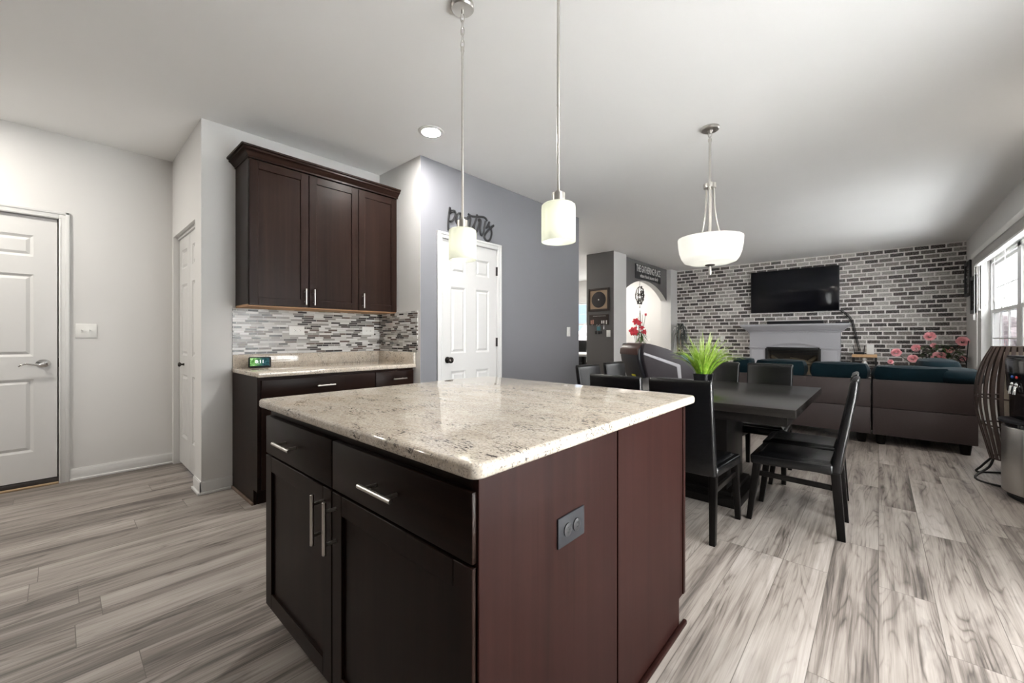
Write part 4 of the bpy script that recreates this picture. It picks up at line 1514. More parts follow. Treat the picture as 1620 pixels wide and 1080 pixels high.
part('side_shell', B().prism(shell, W2 - .01, W2 + .055, 'x', .012, 3), 'recliner_shell', rc, 'plum colored side shell')
part('side_shell', B().prism(shell, -W2 - .04, -W2 + .01, 'x', .012, 3), 'recliner_shell', rc, 'plum colored side shell')
stripe = [(-.014, .950), (-.020, .922), (.455, .762), (.495, .50), (.54, .50), (.510, .783), (.49, .795)]
part('stripe', B().prism(stripe, W2 + .05, W2 + .060, 'x', .003, 1), 'silver', rc, 'silver white stripe')
part('seat', B().box(-W2, W2, .30, .87, .22, .50, .05, 4), 'recliner_black', rc)
part('footrest', B().box(-W2, W2, .86, 1.0, .15, .45, .05, 4), 'recliner_brown', rc)
part('base', B().box(-W2 - .05, W2 + .05, .10, .85, 0, .14, .02), 'recliner_black', rc)
part('sticker', B().box(-.02, .05, .033, .045, .640, .665, .002, f=lambda x, y, z: (x, y - .5 * (z - .64) - .030, z)), 'yellow', rc, 'small yellow sticker')

# ---- television, soundbar, fireplace
tv = thing('television', 'large black flat television mounted on the brick wall above the mantel', 'television', (-1.30, YB - .05, 1.64))
part('screen', B().box(-2.025, -.567, YB - .080, YB - .072, 1.655, 2.495, .002), 'screen', tv)
part('bezel', B().box(-2.037, -.555, YB - .074, YB - .028, 1.641, 2.505, .006), 'black_plastic', tv)
part('wall_mount', B().box(-1.5, -1.1, YB - .03, YB - .001, 1.9, 2.2), 'black_metal', tv)

FP = -1.28
fp = thing('fireplace', 'gray painted mantel surround with an arched black firebox on the brick wall', 'fireplace', (FP, YB - .2, 0))
yf = 9.76
n = 24
arch = [(FP - .46, .93)] + [(FP - .46 + .92 * i / n, .93 + .075 * math.sin(math.pi * i / n) ** .8) for i in range(1, n)] + [(FP + .46, .93)]
b = B()
b.prism([(FP - .745, 0), (FP - .46, 0)] + arch + [(FP + .46, 0), (FP + .745, 0), (FP + .745, 1.235), (FP - .745, 1.235)], yf, YB - .002, 'y')
b.box(FP - .46, FP + .46, yf + .012, yf + .03, .925, 1.02)
part('surround', b, 'mantel', fp)
b = B()
b.box(FP - .765, FP - .44, yf - .018, yf + .01, .905, .932, .004).box(FP + .44, FP + .765, yf - .018, yf + .01, .905, .932, .004)
for (xa, za), (xb, zb) in zip(arch, arch[1:]):
    b.hexa([(xa, yf - .018, za - .004), (xb, yf - .018, zb - .004), (xb, yf + .01, zb - .004), (xa, yf + .01, za - .004),
            (xa, yf - .018, za + .024), (xb, yf - .018, zb + .024), (xb, yf + .01, zb + .024), (xa, yf + .01, za + .024)])
for x in (FP - .60, FP + .60):
    b.box(x - .105, x + .105, yf - .008, yf + .005, .10, .87, .003)
for x in (FP - .26, FP + .26):
    b.box(x - .0015, x + .0015, yf - .0015, yf + .002, 1.03, 1.23)
b.box(FP - .80, FP - .43, yf - .03, YB, 0, .09, .004).box(FP + .43, FP + .80, yf - .03, YB, 0, .09, .004)
part('moulding', b, 'mantel', fp)
prof = [(.0, 1.225), (.02, 1.228), (.026, 1.250), (.05, 1.262), (.055, 1.275), (.085, 1.30), (.125, 1.335), (.135, 1.352), (.150, 1.356), (.150, 1.392), (0, 1.392)]
rows = []
for d, z in prof + [prof[0]]:
    rows.append([(FP - .745 - d, YB, z), (FP - .745 - d, yf - d, z), (FP + .745 + d, yf - d, z), (FP + .745 + d, YB, z)])
b = B()
b.quadstrip(rows)
b.box(FP - .74, FP + .74, yf, YB, 1.226, 1.391)
part('mantel_shelf', b, 'mantel', fp)
b = B()
b.box(FP - .46, FP - .415, yf - .012, yf + .02, .03, .93, .003).box(FP + .415, FP + .46, yf - .012, yf + .02, .03, .93, .003)
b.box(FP - .415, FP + .415, yf - .012, yf + .02, .87, .93, .003).box(FP - .415, FP + .415, yf - .012, yf + .02, .03, .12, .003)
for z in (.79, .82, .85):
    b.box(FP - .415, FP + .415, yf - .004, yf + .016, z, z + .012)
part('firebox_frame', b, 'black_metal', fp)
part('firebox', B().box(FP - .42, FP + .42, YB - .012, YB - .001, .03, .9).box(FP - .42, FP - .40, yf + .02, YB, .03, .9).box(FP + .40, FP + .42, yf + .02, YB, .03, .9).box(FP - .42, FP + .42, yf + .02, YB, .03, .08), 'soot', fp)
b = B()
for x0, z0, x1, z1, r in ((-.3, .62, .0, .66, .05), (-.05, .68, .32, .60, .05), (-.38, .74, -.2, .60, .035), (.38, .74, .2, .58, .035)):
    b.tube([(FP + x0, 9.88, z0), (FP + (x0 + x1) / 2, 9.86, (z0 + z1) / 2 + .01), (FP + x1, 9.88, z1)], r, 10)
b.box(FP - .36, FP + .36, 9.80, 9.95, .08, .57)
part('log_set', b, 'log', fp)

sb_ = thing('soundbar', 'slim black soundbar lying on the mantel below the television', 'speaker', (-1.22, 9.72, 1.392))
part('body', B().box(-1.69, -.77, 9.625, 9.70, 1.392, 1.452, .008, 2), 'black_plastic', sb_)
part('badge', B().box(-1.25, -1.21, 9.623, 9.628, 1.416, 1.424), 'charcoal_plastic', sb_)
solo('tv_remote', B().box(-.60, -.40, 9.63, 9.69, 1.392, 1.416, .005), 'black_plastic', 'small black box on the right end of the mantel', 'remote', (-.5, 9.72, 1.392))

cbl = smooth_path([(-.56, YB - .05, 1.65), (-.50, YB - .04, 1.60), (-.40, YB - .03, 1.48), (-.35, YB - .03, 1.30), (-.315, YB - .03, 1.10), (-.285, YB - .06, .95), (-.27, YB - .10, .88)], 6)
solo('power_cable', B().tube(cbl, .008, 8).tube([p + Vector((.018, 0, .01)) for p in cbl], .006, 8), 'black_plastic', 'black cable pair hanging from the television to the side table', 'cable', (-.27, YB - .1, .85))

# ---- side table with router
sd = thing('side_table', 'small side table with tan wood top and black frame by the fireplace', 'table', (-.18, 9.78, 0))
part('tabletop', B().box(-.36, -.02, 9.60, 9.95, .772, .822, .004), 'tan_wood', sd)
for x in (-.345, -.035):
    for y in (9.615, 9.935):
        part('leg', B().box(x - .013, x + .013, y - .013, y + .013, 0, .773), 'black_metal', sd)
part('shelf', B().box(-.35, -.03, 9.61, 9.94, .56, .585), 'black_metal', sd)
part('shelf', B().box(-.35, -.03, 9.61, 9.94, .25, .275), 'black_metal', sd)
ro = thing('router', 'black wireless router with antennas on the tan side table', 'router', (-.26, 9.78, .822))
part('body', B().box(-.34, -.19, 9.72, 9.84, .822, .860, .008), 'black_plastic', ro)
for x, k in ((-.33, -.02), (-.20, .01)):
    part('antenna', B().tube([(x, 9.83, .845), (x + k, 9.83, .98)], .006, 8), 'black_plastic', ro)
solo('modem', B().box(-.165, -.060, 9.76, 9.82, .822, 1.0, .010, 3), 'white_plastic', 'white upright modem on the tan side table beside the black router', 'modem', (-.11, 9.79, .822))
fg = thing('figurine', 'small white figurine on the side table shelf below the router', 'figurine', (-.19, 9.68, .587))
part('body', B().lathe([(0, .587), (.045, .587), (.050, .62), (.040, .67), (.024, .705), (0, .715)], (-.19, 9.68, 0), 20), 'letter_white', fg)
part('head', B().ball((-.19, 9.675, .735), .034, .034, .036, 14), 'letter_white', fg)


# ---- rose bush
def leaf_blade(b, base, tip, w, droop=.0, n=4):
    A, T = Vector(base), Vector(tip)
    d = T - A
    s = d.cross(Vector((0, 0, 1)))
    if s.length < 1e-5:
        s = Vector((1, 0, 0))
    s.normalize()
    up_ = s.cross(d).normalized()
    rows = []
    for i in range(n + 1):
        t_ = i / n
        ww = w * math.sin(math.pi * min(.98, .06 + .92 * t_)) ** .8
        c = A + d * t_ + Vector((0, 0, -droop * t_ * t_))
        rows.append([c + s * ww + up_ * ww * .3, c, c - s * ww + up_ * ww * .3])
    b.quadstrip(rows)


def rose(b, c, r, rng, nrm=(0, -1, .5)):
    nz = Vector(nrm).normalized()
    ax = nz.cross(Vector((0, 0, 1))).normalized()
    ay = nz.cross(ax)
    c = Vector(c)
    b.ball(c + nz * .38 * r, .17 * r, .17 * r, .30 * r, 8)
    for ring, (cnt, r0, r1, h0, h1) in enumerate(((3, .05, .14, .15, .75), (4, .16, .30, .05, .72), (5, .28, .52, -.05, .66), (5, .42, .82, -.12, .50), (6, .48, 1.05, -.20, .18))):
        for k in range(cnt):
            a = math.tau * (k + .5 * (ring % 2) + rng.uniform(-.1, .1)) / cnt
            ha = math.tau / cnt * .66
            rows = []
            for i in range(5):
                t_ = i / 4
                rr = (r0 + (r1 - r0) * t_) * r
                hh = (h0 + (h1 - h0) * t_ - (.12 * t_ * t_ if ring > 2 else 0)) * r
                sp = ha * (1 - .45 * max(0, t_ - .6) / .4)
                rows.append([c + ax * math.cos(a + q * sp) * rr + ay * math.sin(a + q * sp) * rr + nz * (hh - .05 * r * abs(q)) for q in (-1, -.5, 0, .5, 1)])
            b.quadstrip(rows)


RX, RY = .70, 9.55
rb = thing('rose_bush', 'potted pink rose bush behind the corner sofa against the brick wall', 'plant', (RX, RY, 0))
part('pot', B().lathe([(0, 0), (.12, 0), (.17, .34), (.18, .38), (.16, .38), (.15, .33), (0, .33)], (RX, RY, 0), 32), 'charcoal_plastic', rb)
rng = random.Random(11)
rsp = [(.62, 1.15, .072), (.98, 1.07, .075), (.46, .955, .060), (.22, .875, .068), (.72, .81, .092), (.42, .78, .066), (.66, 1.00, .040), (.84, .93, .050), (1.0, .80, .045), (.15, .715, .040)]
b = B()
lb = B()
lm = B()
for x, z, r in rsp:
    x = min(x, .985)
    b.tube(smooth_path([(RX + rng.uniform(-.05, .05), RY, .33), ((RX + x) / 2 + rng.uniform(-.03, .03), RY - .02, (z + .4) / 2), (x, RY - .06, z - .01)], 5), .006, 6)
for k in range(420):
    a = rng.uniform(0, math.tau)
    zz = rng.uniform(.42, 1.02)
    rad = .32 * (1 - abs((zz - .68) / .42) ** 2.2) ** .5 if abs(zz - .68) < .42 else .03
    rr = rad * rng.uniform(.2, 1)
    p = Vector((RX + .02 + rr * math.cos(a) * 1.0, RY + rr * .7 * math.sin(a), zz))
    if p.x > .98 or p.y > 9.9:
        continue
    d = Vector((math.cos(a) + rng.uniform(-.5, .5), math.sin(a) + rng.uniform(-.5, .5), rng.uniform(-.5, .4))).normalized() * rng.uniform(.06, .10)
    q = p + d
    q.x = min(q.x, 1.05)
    q.y = min(q.y, 9.97)
    leaf_blade(lb if rng.random() < .75 else lm, p, q, rng.uniform(.016, .028), .02)
part('stem', b, 'stem', rb)
part('foliage', lb, 'leaf', rb)
part('foliage', lm, 'leaf_mid', rb, 'lighter green leaves')
for x, z, r in rsp:
    b = B()
    x = min(x, .985)
    rose(b, (x, RY - .10 if z < .9 else RY - .06, z), r, rng, (rng.uniform(-.25, .05), -1, .35))
    part('rose', b, 'pink', rb, 'pink rose bloom')

# ---- corner floor plant with drooping leaves
KX, KY = -3.40, 9.55
kp = thing('floor_plant', 'gray green drooping floor plant with pale canes in the corner left of the brick wall', 'plant', (KX, KY, 0))
part('pot', B().lathe([(0, 0), (.11, 0), (.15, .28), (.16, .30), (.14, .30), (.13, .26), (0, .26)], (KX, KY, 0), 28), 'charcoal_plastic', kp)
b = B()
for dx, h in ((-.03, 1.22), (.015, 1.30), (.05, 1.05)):
    b.tube(smooth_path([(KX + dx, KY, .25), (KX + dx * 1.5, KY, .7), (KX + dx * 1.2, KY - .01, h)], 5), .016, 8)
part('cane', b, 'cane', kp, 'pale bare canes')
b = B()
rng = random.Random(5)
for k in range(34):
    a = rng.uniform(0, math.tau)
    z0 = rng.uniform(1.05, 1.36)
    r1 = rng.uniform(.07, .19)
    base = (KX + .02 * math.cos(a), KY + .02 * math.sin(a), z0)
    rows = []
    s = Vector((-math.sin(a), math.cos(a), 0))
    for i in range(7):
        t_ = i / 6
        rr = .02 + r1 * math.sin(t_ * 1.7)
        zz = z0 + .14 * math.sin(math.pi * min(1, t_ * 1.2)) - .30 * t_ ** 2
        w = .014 * math.sin(math.pi * (.08 + .9 * t_))
        c = Vector((KX + rr * math.cos(a), min(KY + rr * math.sin(a), 9.96), zz))
        rows.append([c + s * w, c - Vector((0, 0, .004)), c - s * w])
    b.quadstrip(rows)
part('foliage', b, 'leaf_gray', kp)

# ---- small armchair corner glimpse with a blue cushion
ac = thing('armchair', 'low dark gray armchair half hidden behind the massage recliner and grass plant', 'chair', (-2.97, 8.67, 0))
part('seat', B().box(-3.30, -2.65, 8.37, 9.02, .12, .42, .05, 4), 'gray_cloth', ac)
part('backrest', B().box(-3.30, -2.65, 8.90, 9.09, .12, .80, .06, 4), 'gray_cloth', ac)
for x in (-3.30, -2.75):
    part('armrest', B().box(x, x + .10, 8.37, 9.02, .12, .58, .04, 3), 'gray_cloth', ac)
for x in (-3.23, -2.72):
    for y in (8.45, 8.97):
        part('leg', B().box(x - .02, x + .02, y - .02, y + .02, 0, .13), 'black_wood', ac)
solo('cushion', B().pillow(-3.18, -2.81, 8.60, 8.80, .421, .76, .45, 24), 'blue_cloth', 'pale blue cushion on the dark gray armchair behind the recliner', 'cushion', (-2.99, 8.7, .42))

# ================================================================== RIGHT WALL
def wall_frame(label, y0, y1, z0, z1):
    t = thing('picture_frame', label, 'picture', (XR, (y0 + y1) / 2, z0))
    b = B()
    w = .05
    for q in ((y0, y0 + w, z0, z1), (y1 - w, y1, z0, z1), (y0 + w, y1 - w, z0, z0 + w), (y0 + w, y1 - w, z1 - w, z1)):
        b.box(XR - .028, XR - .001, q[0], q[1], q[2], q[3], .004)
    part('frame', b, 'black_metal', t)
    b = B()
    b.box(XR - .010, XR - .004, y0 + w, y1 - w, z0 + w, z1 - w)
    part('picture', b, M['collage'], t, 'gray photo print behind glass')


t_ = NT('gray photo print')
s_ = t_.sep(t_.pos())
nz_ = t_.noise(t_.pos(), 9, 3)
t_.set(t_.ramp(t_.math('ADD', t_.math('MULTIPLY', t_.math('SINE', t_.math('MULTIPLY', s_[2], 90.0)), .12), nz_), [(.3, (.05, .05, .05)), (.55, (.14, .14, .14)), (.75, (.30, .30, .29))]), .25)
M['collage'] = t_.m
wall_frame('black framed tall gray print on the window wall, touching the brick corner', 9.47, 9.98, 1.785, 2.34)
wall_frame('black framed tall gray print hung lower, between the corner frame and the window', 8.95, 9.40, 1.49, 2.048)

bl = thing('window_blind', 'raised gray slatted blind across the top of the living room window', 'blind', (XR - .04, 7.1, 2.14))
part('headrail', B().box(XR - .075, XR - .001, WY0 - .06, WY1 + .20, 2.262, 2.335, .004), 'blind_white', bl, 'pale headrail')
b = B()
z = 2.258
while z > 2.165:
    b.box(XR - .066, XR - .016, WY0 - .03, WY1 + .02, z - .0045, z - .0015)
    z -= .0055
b.box(XR - .062, XR - .020, WY0 - .02, WY1 + .012, 2.16, 2.262)
part('slat_stack', b, 'blind', bl, 'gray gathered slats')
part('bottom_rail', B().box(XR - .068, XR - .014, WY0 - .03, WY1 + .02, 2.135, 2.160, .004), 'blind_white', bl)
for y, zb in ((8.45, 1.50), (7.95, 1.53), (7.45, 1.56), (6.9, 1.55)):
    b = B().tube([(XR - .05, y, 2.14), (XR - .05, y, zb + .03)], .0022, 6)
    b.lathe([(0, zb + .03), (.007, zb + .028), (.013, zb), (0, zb - .002)], (XR - .05, y, 0), 12)
    part('cord', b, 'blind_white', bl)
part('cord', B().tube([(XR - .05, 8.60, 2.14), (XR - .05, 8.60, .72)], .0022, 6), 'blind_white', bl)
part('cord', B().tube([(XR - .052, 8.80, 2.27), (XR - .052, 8.80, 1.46)], .004, 6).box(XR - .066, XR - .042, 8.785, 8.815, 1.38, 1.46, .004), 'blind_white', bl)

# ---- thin metal stand with a curled tip by the window
ms = thing('metal_stand', 'thin dark metal stand with a curled tip by the window wall behind the corner sofa', 'stand', (.98, 9.1, 0))
part('rod', B().tube(smooth_path([(.98, 9.1, .02), (.975, 9.1, .6), (.99, 9.1, .95), (1.0, 9.1, 1.08)], 5), .006, 8), 'black_metal', ms)
part('curl', B().tube(smooth_path([(.98, 9.1, .72), (.955, 9.1, .80), (.93, 9.1, .83), (.90, 9.1, .80), (.915, 9.1, .775)], 5), .006, 8), 'black_metal', ms)
part('base', B().lathe([(0, 0), (.08, 0), (.08, .012), (.01, .024), (0, .024)], (.98, 9.1, 0), 24), 'black_metal', ms)

# ---- water cooler, front turned toward the kitchen
wc = thing('water_cooler', 'black and stainless steel water cooler at the right edge by the window wall', 'water cooler', (.855, 4.555, 0), R(-80), local=True)
# local: -y is the front, x across
cw, cd = .150, .150


def bowed(y_off, bow, x=cw, n=14, back=None):
    back = cd if back is None else back
    pts = [(-x, back)]
    for i in range(n + 1):
        u = -1 + 2 * i / n
        pts.append((u * x, -cd - y_off - bow * (1 - u * u)))
    pts.append((x, back))
    return pts


part('body', B().prism(bowed(-.010, .030, cw, back=cd), .03, .535, 'z', .006, 2).box(-cw, cw, -.118, cd, .53, .995, .012, 3).box(-cw, cw, -.14, cd, .86, .996, .02, 3), 'gloss_black', wc)
part('steel_panel', B().prism(bowed(0, .042, cw - .004, back=-cd + .01), .045, .505, 'z', .004, 2), 'steel', wc, 'brushed stainless steel lower door')
part('foot_plinth', B().prism(bowed(-.02, .03, cw - .01), 0, .034, 'z'), 'black_plastic', wc)
part('drip_tray', B().prism(bowed(.010, .052, cw - .006, back=-.05), .535, .556, 'z', .006, 2), 'charcoal_plastic', wc)
part('front_panel', B().hexa([(-cw + .01, -.135, .75), (cw - .01, -.135, .75), (cw - .01, -.10, .70), (-cw + .01, -.10, .70), (-cw + .01, -.145, .975), (cw - .01, -.145, .975), (cw - .01, -.05, .975), (-cw + .01, -.05, .975)], .008), 'gloss_black', wc)
for x, m_ in ((.05, 'red_glow'), (-.01, 'blue_glow')):
    tp = part('tap', B().tube([(x, -.115, .80), (x, -.155, .785), (x, -.160, .735)], .011, 12).ball((x, -.148, .80), .016, .012, .018, 14), 'chrome', wc)
    part('lens', B().ball((x, -.149, .855), .010, .007, .010, 12), m_, tp, 'colored tap button')
part('lid', B().box(-cw + .004, cw - .004, -.13, cd - .004, .994, 1.004, .003), 'charcoal_plastic', wc)

# ---- slatted rattan floor lamp
LX, LY = .815, 5.02
fl = thing('floor_lamp', 'dark brown slatted rattan floor lamp on a bent wire base behind the water cooler', 'lamp', (LX, LY, 0))
nrib = 30
for k in range(nrib):
    a = math.tau * k / nrib
    prof = [(.150, .17), (.178, .30), (.212, .46), (.232, .62), (.226, .78), (.194, .93), (.140, 1.065)]
    pts = smooth_path([(LX + r * math.cos(a), LY + r * math.sin(a), z) for r, z in prof], 4)
    tng = Vector((-math.sin(a), math.cos(a), 0))
    rad = Vector((math.cos(a), math.sin(a), 0))
    b = B()
    rows = []
    for p in pts:
        rows.append([p + tng * .011 + rad * .002, p + tng * .011 - rad * .002, p - tng * .011 - rad * .002, p - tng * .011 + rad * .002, p + tng * .011 + rad * .002])
    b.quadstrip(rows)
    part('slat', b, 'rattan', fl)
for r, z in ((.152, .175), (.206, .44), (.232, .66), (.140, 1.06)):
    part('ring', B().tube([(LX + (r - .006) * math.cos(math.tau * i / 40), LY + (r - .006) * math.sin(math.tau * i / 40), z) for i in range(40)], .006, 8, closed=True), 'rattan', fl)
part('wire_base', B().tube(smooth_path([(LX - .13, LY - .02, .175), (LX - .16, LY - .05, .10), (LX - .24, LY - .12, .012), (LX - .10, LY - .26, .010), (LX + .12, LY - .22, .010), (LX + .21, LY - .02, .010), (LX + .15, LY + .03, .10), (LX + .13, LY + .03, .175)], 6), .008, 8)
     .tube(smooth_path([(LX - .12, LY + .06, .175), (LX - .18, LY + .10, .07), (LX - .20, LY + .14, .010), (LX - .05, LY + .22, .010), (LX + .12, LY + .20, .010), (LX + .12, LY + .08, .175)], 6), .008, 8), 'black_metal', fl, 'bent black wire base')
part('inner_tube', B().lathe([(.075, .18), (.09, .5), (.09, .8), (.075, 1.02)], (LX, LY, 0), 28, cap=False), 'cane', fl, 'pale inner liner')

# ================================================================== PIER, ARCH AND FOYER
FPI = lambda a, n, z: (a, YPI - n, z)
rf = thing('record_frame', 'dark framed black record on tan burlap hanging on the dark gray pier', 'picture', (-3.92, YPI, 1.62))
b = B(FPI)
x0, x1, z0, z1, w = -4.145, -3.695, 1.62, 2.052, .042
for q in ((x0, x0 + w, z0, z1), (x1 - w, x1, z0, z1), (x0 + w, x1 - w, z0, z0 + w), (x0 + w, x1 - w, z1 - w, z1)):
    b.box(q[0], q[1], .001, .032, q[2], q[3], .006)
part('frame', b, 'frame_wood', rf)
part('mat', B(FPI).box(x0 + w, x1 - w, .001, .012, z0 + w, z1 - w), 'burlap', rf, 'tan burlap mat')
rec = part('record', B(FPI).lathe([(0, .012), (.145, .012), (.150, .015), (.145, .018), (0, .018)], (-3.92, 0, 1.836), 48, axis='y'), 'vinyl', rf, 'black record')
part('record_label', B(FPI).lathe([(0, .018), (.014, .018), (.012, .0195), (0, .0195)], (-3.92, 0, 1.836), 20, axis='y'), 'letter_white', rec)

kr = thing('key_rack', 'dark photo board key rack on the dark gray pier under the framed record', 'key rack', (-3.92, YPI, 1.36))
part('board', B(FPI).box(-4.122, -3.718, .001, .018, 1.362, 1.556, .003), 'frame_wood', kr)
b = B(FPI)
for x, z, w_, h_ in ((-4.075, 1.415, .030, .075), (-4.035, 1.42, .030, .080)):
    b.box(x - w_ / 2, x + w_ / 2, .018, .0195, z - h_ / 2, z + h_ / 2)
part('print', b, 'skin_tone', kr, 'warm photo print')
b = B(FPI)
for x, z, w_, h_ in ((-3.85, 1.415, .026, .055), (-3.81, 1.415, .026, .055), (-3.755, 1.41, .022, .07)):
    b.box(x - w_ / 2, x + w_ / 2, .018, .0195, z - h_ / 2, z + h_ / 2)
part('print', b, 'letter_white', kr, 'pale photo print')
b = B(FPI)
for i in range(9):
    x = -4.04 + i * .031
    b.tube([(x, .019, 1.525), (x + .008, .019, 1.536), (x + .015, .019, 1.524), (x + .021, .019, 1.53)], .0028, 6)
part('lettering', b, 'letter_white', kr, 'illegible white script line')
for x in (-4.05, -3.95, -3.89, -3.80):
    part('hook', B(FPI).tube([(x, .016, 1.372), (x, .034, 1.366), (x, .036, 1.352), (x, .042, 1.356)], .003, 6), 'nickel', kr)


def keys(label, x, z, m, parts):
    t = thing('key_ring', label, 'keys', (x, YPI - .034, z))
    ring = [(x + .012 * math.cos(math.tau * i / 16), .036, z - .012 + .012 * math.sin(math.tau * i / 16)) for i in range(16)]
    part('ring', B(FPI).tube(ring, .0018, 6, closed=True), 'nickel', t)
    for k, (dx, dz, w_, h_, mm) in enumerate(parts):
        part('fob', B(FPI).box(x + dx - w_ / 2, x + dx + w_ / 2, .030, .042, z + dz - h_ / 2, z + dz + h_ / 2, .006, 3), mm, t)


keys('teal fob keys with black car keys hanging low from the key rack', -3.91, 1.355, None, [(0, -.06, .075, .075, 'key_teal'), (-.055, -.135, .035, .06, 'black_plastic'), (.01, -.14, .04, .055, 'black_plastic'), (.055, -.135, .03, .05, 'black_plastic')])
keys('small silver key hanging at the right end of the key rack', -3.80, 1.355, None, [(0, -.05, .018, .055, 'silver')])

# ---- sign over the arch
FA = lambda a, n, z: (-3.72 + n, a, z)
gs = thing('wall_sign', 'black sign with white words THE GATHERING PLACE above the arch', 'sign', (-3.72, 8.56, 2.34))
part('board', B(FA).box(7.917, 9.195, .001, .022, 2.345, 2.643, .004), 'ink_black', gs)
ft = lambda u, v, d: FA(8.556 + u, .0225 + d, 2.553 + v)
part('lettering', text_b('THE GATHERING PLACE', .200, .001, ft, sx=.565, offset=.004), 'letter_white', gs, 'white capitals THE GATHERING PLACE')
ft = lambda u, v, d: FA(8.575 + u, .0225 + d, 2.415 + v)
part('lettering', text_b('where friends become family', .105, .001, ft, sx=.76, shear=.25, offset=.0015), 'letter_white', gs, 'white line where friends become family')

# ---- hanging metal ornament in the arch
OX, OY = -3.80, 8.32
orn = thing('hanging_ornament', 'bronze openwork metal ornament hanging in the white archway', 'ornament', (OX, OY, 1.86))
ad = Vector((.744, .668, 0))
part('hook_wire', B().tube([(OX, OY, 2.325), (OX, OY, 2.215)], .004, 6), 'bronze', orn)
b = B()
zc, rz, rx = 2.025, .185, .088
for an in range(4):
    a = math.pi * an / 4
    pts = []
    for i in range(25):
        q = math.tau * i / 24
        k = rx * math.sin(q)
        pts.append((OX + k * math.cos(a), OY + k * math.sin(a), zc + rz * math.cos(q)))
    b.tube(pts[:-1], .0065, 6, closed=True)
rng = random.Random(2)
for i in range(30):
    q = rng.uniform(.35, math.pi - .35)
    a = rng.uniform(0, math.tau)
    k = rx * math.sin(q)
    c = Vector((OX + k * math.cos(a), OY + k * math.sin(a), zc + rz * math.cos(q)))
    nrm = Vector((math.cos(a), math.sin(a), 0))
    tg = Vector((-math.sin(a), math.cos(a), 0))
    b.tube([c + tg * .022 * math.cos(math.tau * j / 10) + Vector((0, 0, 0.026 * math.sin(math.tau * j / 10))) for j in range(10)], .0075, 5, closed=True)
part('cage', b, 'bronze', orn)
part('drop', B().tube([(OX, OY, 1.845), (OX, OY, 1.78)], .004, 6).ball((OX, OY, 1.77), .012), 'bronze', orn)

def lily(b, c, r, rng, nrm):
    nz = Vector(nrm).normalized()
    ax = nz.cross(Vector((0, 0, 1))).normalized()
    ay = nz.cross(ax)
    c = Vector(c)
    for k in range(6):
        a = math.tau * (k + rng.uniform(-.15, .15)) / 6
        L_ = r * rng.uniform(.8, 1.15)
        rows = []
        for i in range(7):
            t_ = i / 6
            w = .34 * r * math.sin(math.pi * (.06 + .90 * t_)) ** .8
            h = r * (.55 * t_ - .75 * t_ * t_ + .1 * (k % 2))
            d = ax * math.cos(a) + ay * math.sin(a)
            sd = ax * -math.sin(a) + ay * math.cos(a)
            m = c + d * L_ * (.06 + t_) + nz * h
            rows.append([m + sd * w - nz * w * .25, m + nz * w * .1, m - sd * w - nz * w * .25])
        b.quadstrip(rows)
    b.tube([c, c + nz * r * .5], r * .05, 6)


# ---- tall red flower arrangement behind the recliner
VX, VY = -3.72, 8.08
fa = thing('flower_arrangement', 'tall vase of coral red flowers and drooping grass seen in the archway', 'flowers', (VX, VY, 0))
part('vase', B().lathe([(0, 0), (.09, 0), (.12, .15), (.13, .38), (.10, .62), (.06, .74), (.075, .80), (.06, .80), (.05, .74), (0, .70)], (VX, VY, 0), 32), 'tan_wood', fa)
b = B()
lb = B()
rng = random.Random(21)
lat = Vector((.744, .668, 0))
fl_pts = [(-.155, 1.46, .075), (-.21, 1.26, .10), (-.09, 1.43, .06), (-.165, 1.22, .06), (.02, 1.24, .055), (-.03, 1.33, .05), (.05, 1.60, .03)]
for l, z, r in fl_pts:
    p = Vector((VX, VY, 0)) + lat * (l + .10)
    b.tube(smooth_path([(VX, VY, .72), ((VX + p.x) / 2, (VY + p.y) / 2, (z + .75) / 2), (p.x, p.y, z)], 5), .005, 6)
for k in range(6):
    l = rng.uniform(.0, .10)
    p = Vector((VX, VY, 0)) + lat * l
    b.tube(smooth_path([(VX, VY, .72), (p.x, p.y, 1.2), (p.x + rng.uniform(-.03, .03), p.y, rng.uniform(1.45, 1.75))], 5), .004, 5)
for k in range(60):
    a = rng.uniform(0, math.tau)
    base = Vector((VX + .02 * math.cos(a), VY + .02 * math.sin(a), rng.uniform(.8, 1.25))) + lat * .05
    tip = base + Vector((math.cos(a) * rng.uniform(.05, .16), math.sin(a) * rng.uniform(.05, .16), rng.uniform(-.20, .12)))
    leaf_blade(lb, base, tip, rng.uniform(.007, .014), .06)
part('stem', b, 'stem', fa)
part('foliage', lb, 'leaf_mid', fa)
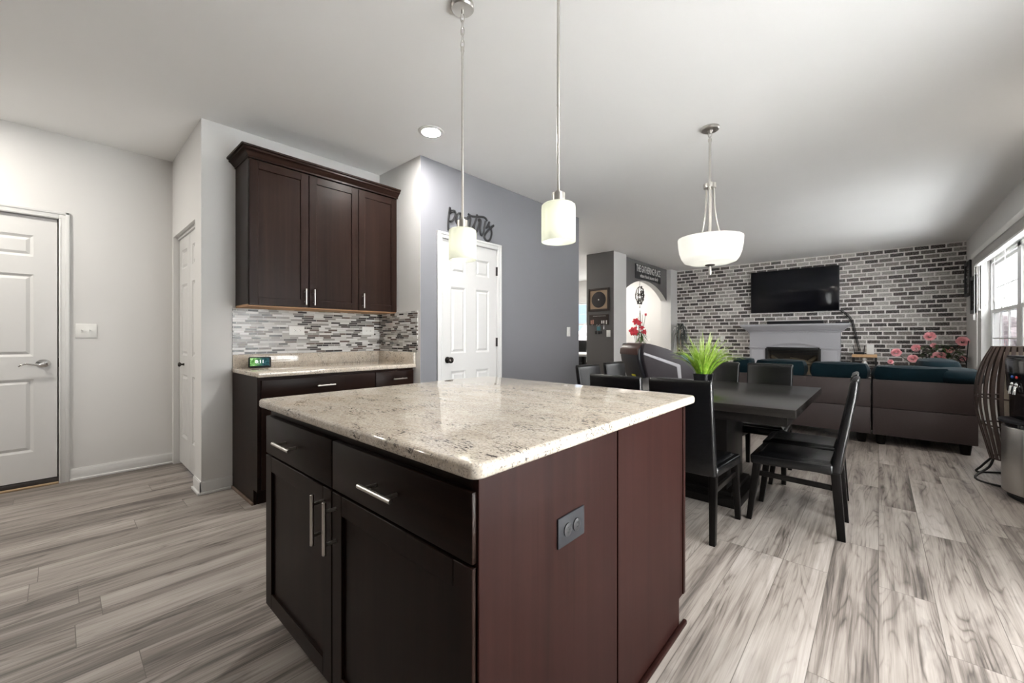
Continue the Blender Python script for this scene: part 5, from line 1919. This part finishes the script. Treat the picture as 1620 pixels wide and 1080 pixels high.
for l, z, r in fl_pts:
    p = Vector((VX, VY, z)) + lat * (l + .10)
    b = B()
    lily(b, p, r * 1.05, rng, (.45 + rng.uniform(-.5, .5), -.85, rng.uniform(-.3, .6)))
    part('flower', b, 'coral', fa, 'coral red bloom')

# ---- dining table and chairs in the far room
ft_ = thing('far_table', 'white covered table in the bright room beyond the blue gray wall', 'table', (-5.35, 8.25, 0))
part('tablecloth', B().box(-6.2, -4.75, 7.75, 8.75, .735, .757, .008, 2).box(-6.15, -4.80, 7.80, 8.70, .70, .736, .004), 'white_cloth', ft_)
for x in (-6.05, -4.92):
    for y in (7.9, 8.6):
        part('leg', B().hexa([(x - .025, y - .025, 0), (x + .025, y - .025, 0), (x + .025, y + .025, 0), (x - .025, y + .025, 0), (x - .04, y - .04, .71), (x + .04, y - .04, .71), (x + .04, y + .04, .71), (x - .04, y + .04, .71)]), 'black_wood', ft_)


def far_chair(label, loc, rz):
    t = thing('far_dining_chair', label, 'chair', loc, rz, 'chairs in the far room', local=True)
    part('seat', B().box(-.22, .22, -.20, .24, .42, .49, .02, 3), 'black_leather', t)
    part('backrest', B().hexa([(-.205, -.24, .46), (.205, -.24, .46), (.205, -.18, .46), (-.205, -.18, .46), (-.215, -.31, 1.05), (.215, -.31, 1.05), (.215, -.27, 1.05), (-.215, -.27, 1.05)], .012, 3), 'black_leather', t)
    for x in (-.185, .185):
        part('leg', B().hexa([(x - .018, -.26, 0), (x + .018, -.26, 0), (x + .018, -.22, 0), (x - .018, -.22, 0), (x - .02, -.22, .44), (x + .02, -.22, .44), (x + .02, -.18, .44), (x - .02, -.18, .44)]), 'black_wood', t)
        part('leg', B().box(x - .02, x + .02, .18, .22, 0, .43), 'black_wood', t)
    return t


fc_ = far_chair('black high-backed chair behind the white far-room table, the left of the two', (-5.92, 9.02, 0), R(180))
dup(fc_, (-5.42, 9.02, 0), R(180), 'black high-backed chair behind the white far-room table, the right of the two')
dup(fc_, (-4.95, 7.48, 0), R(8), 'black high-backed chair on the near side of the white table in the far room')
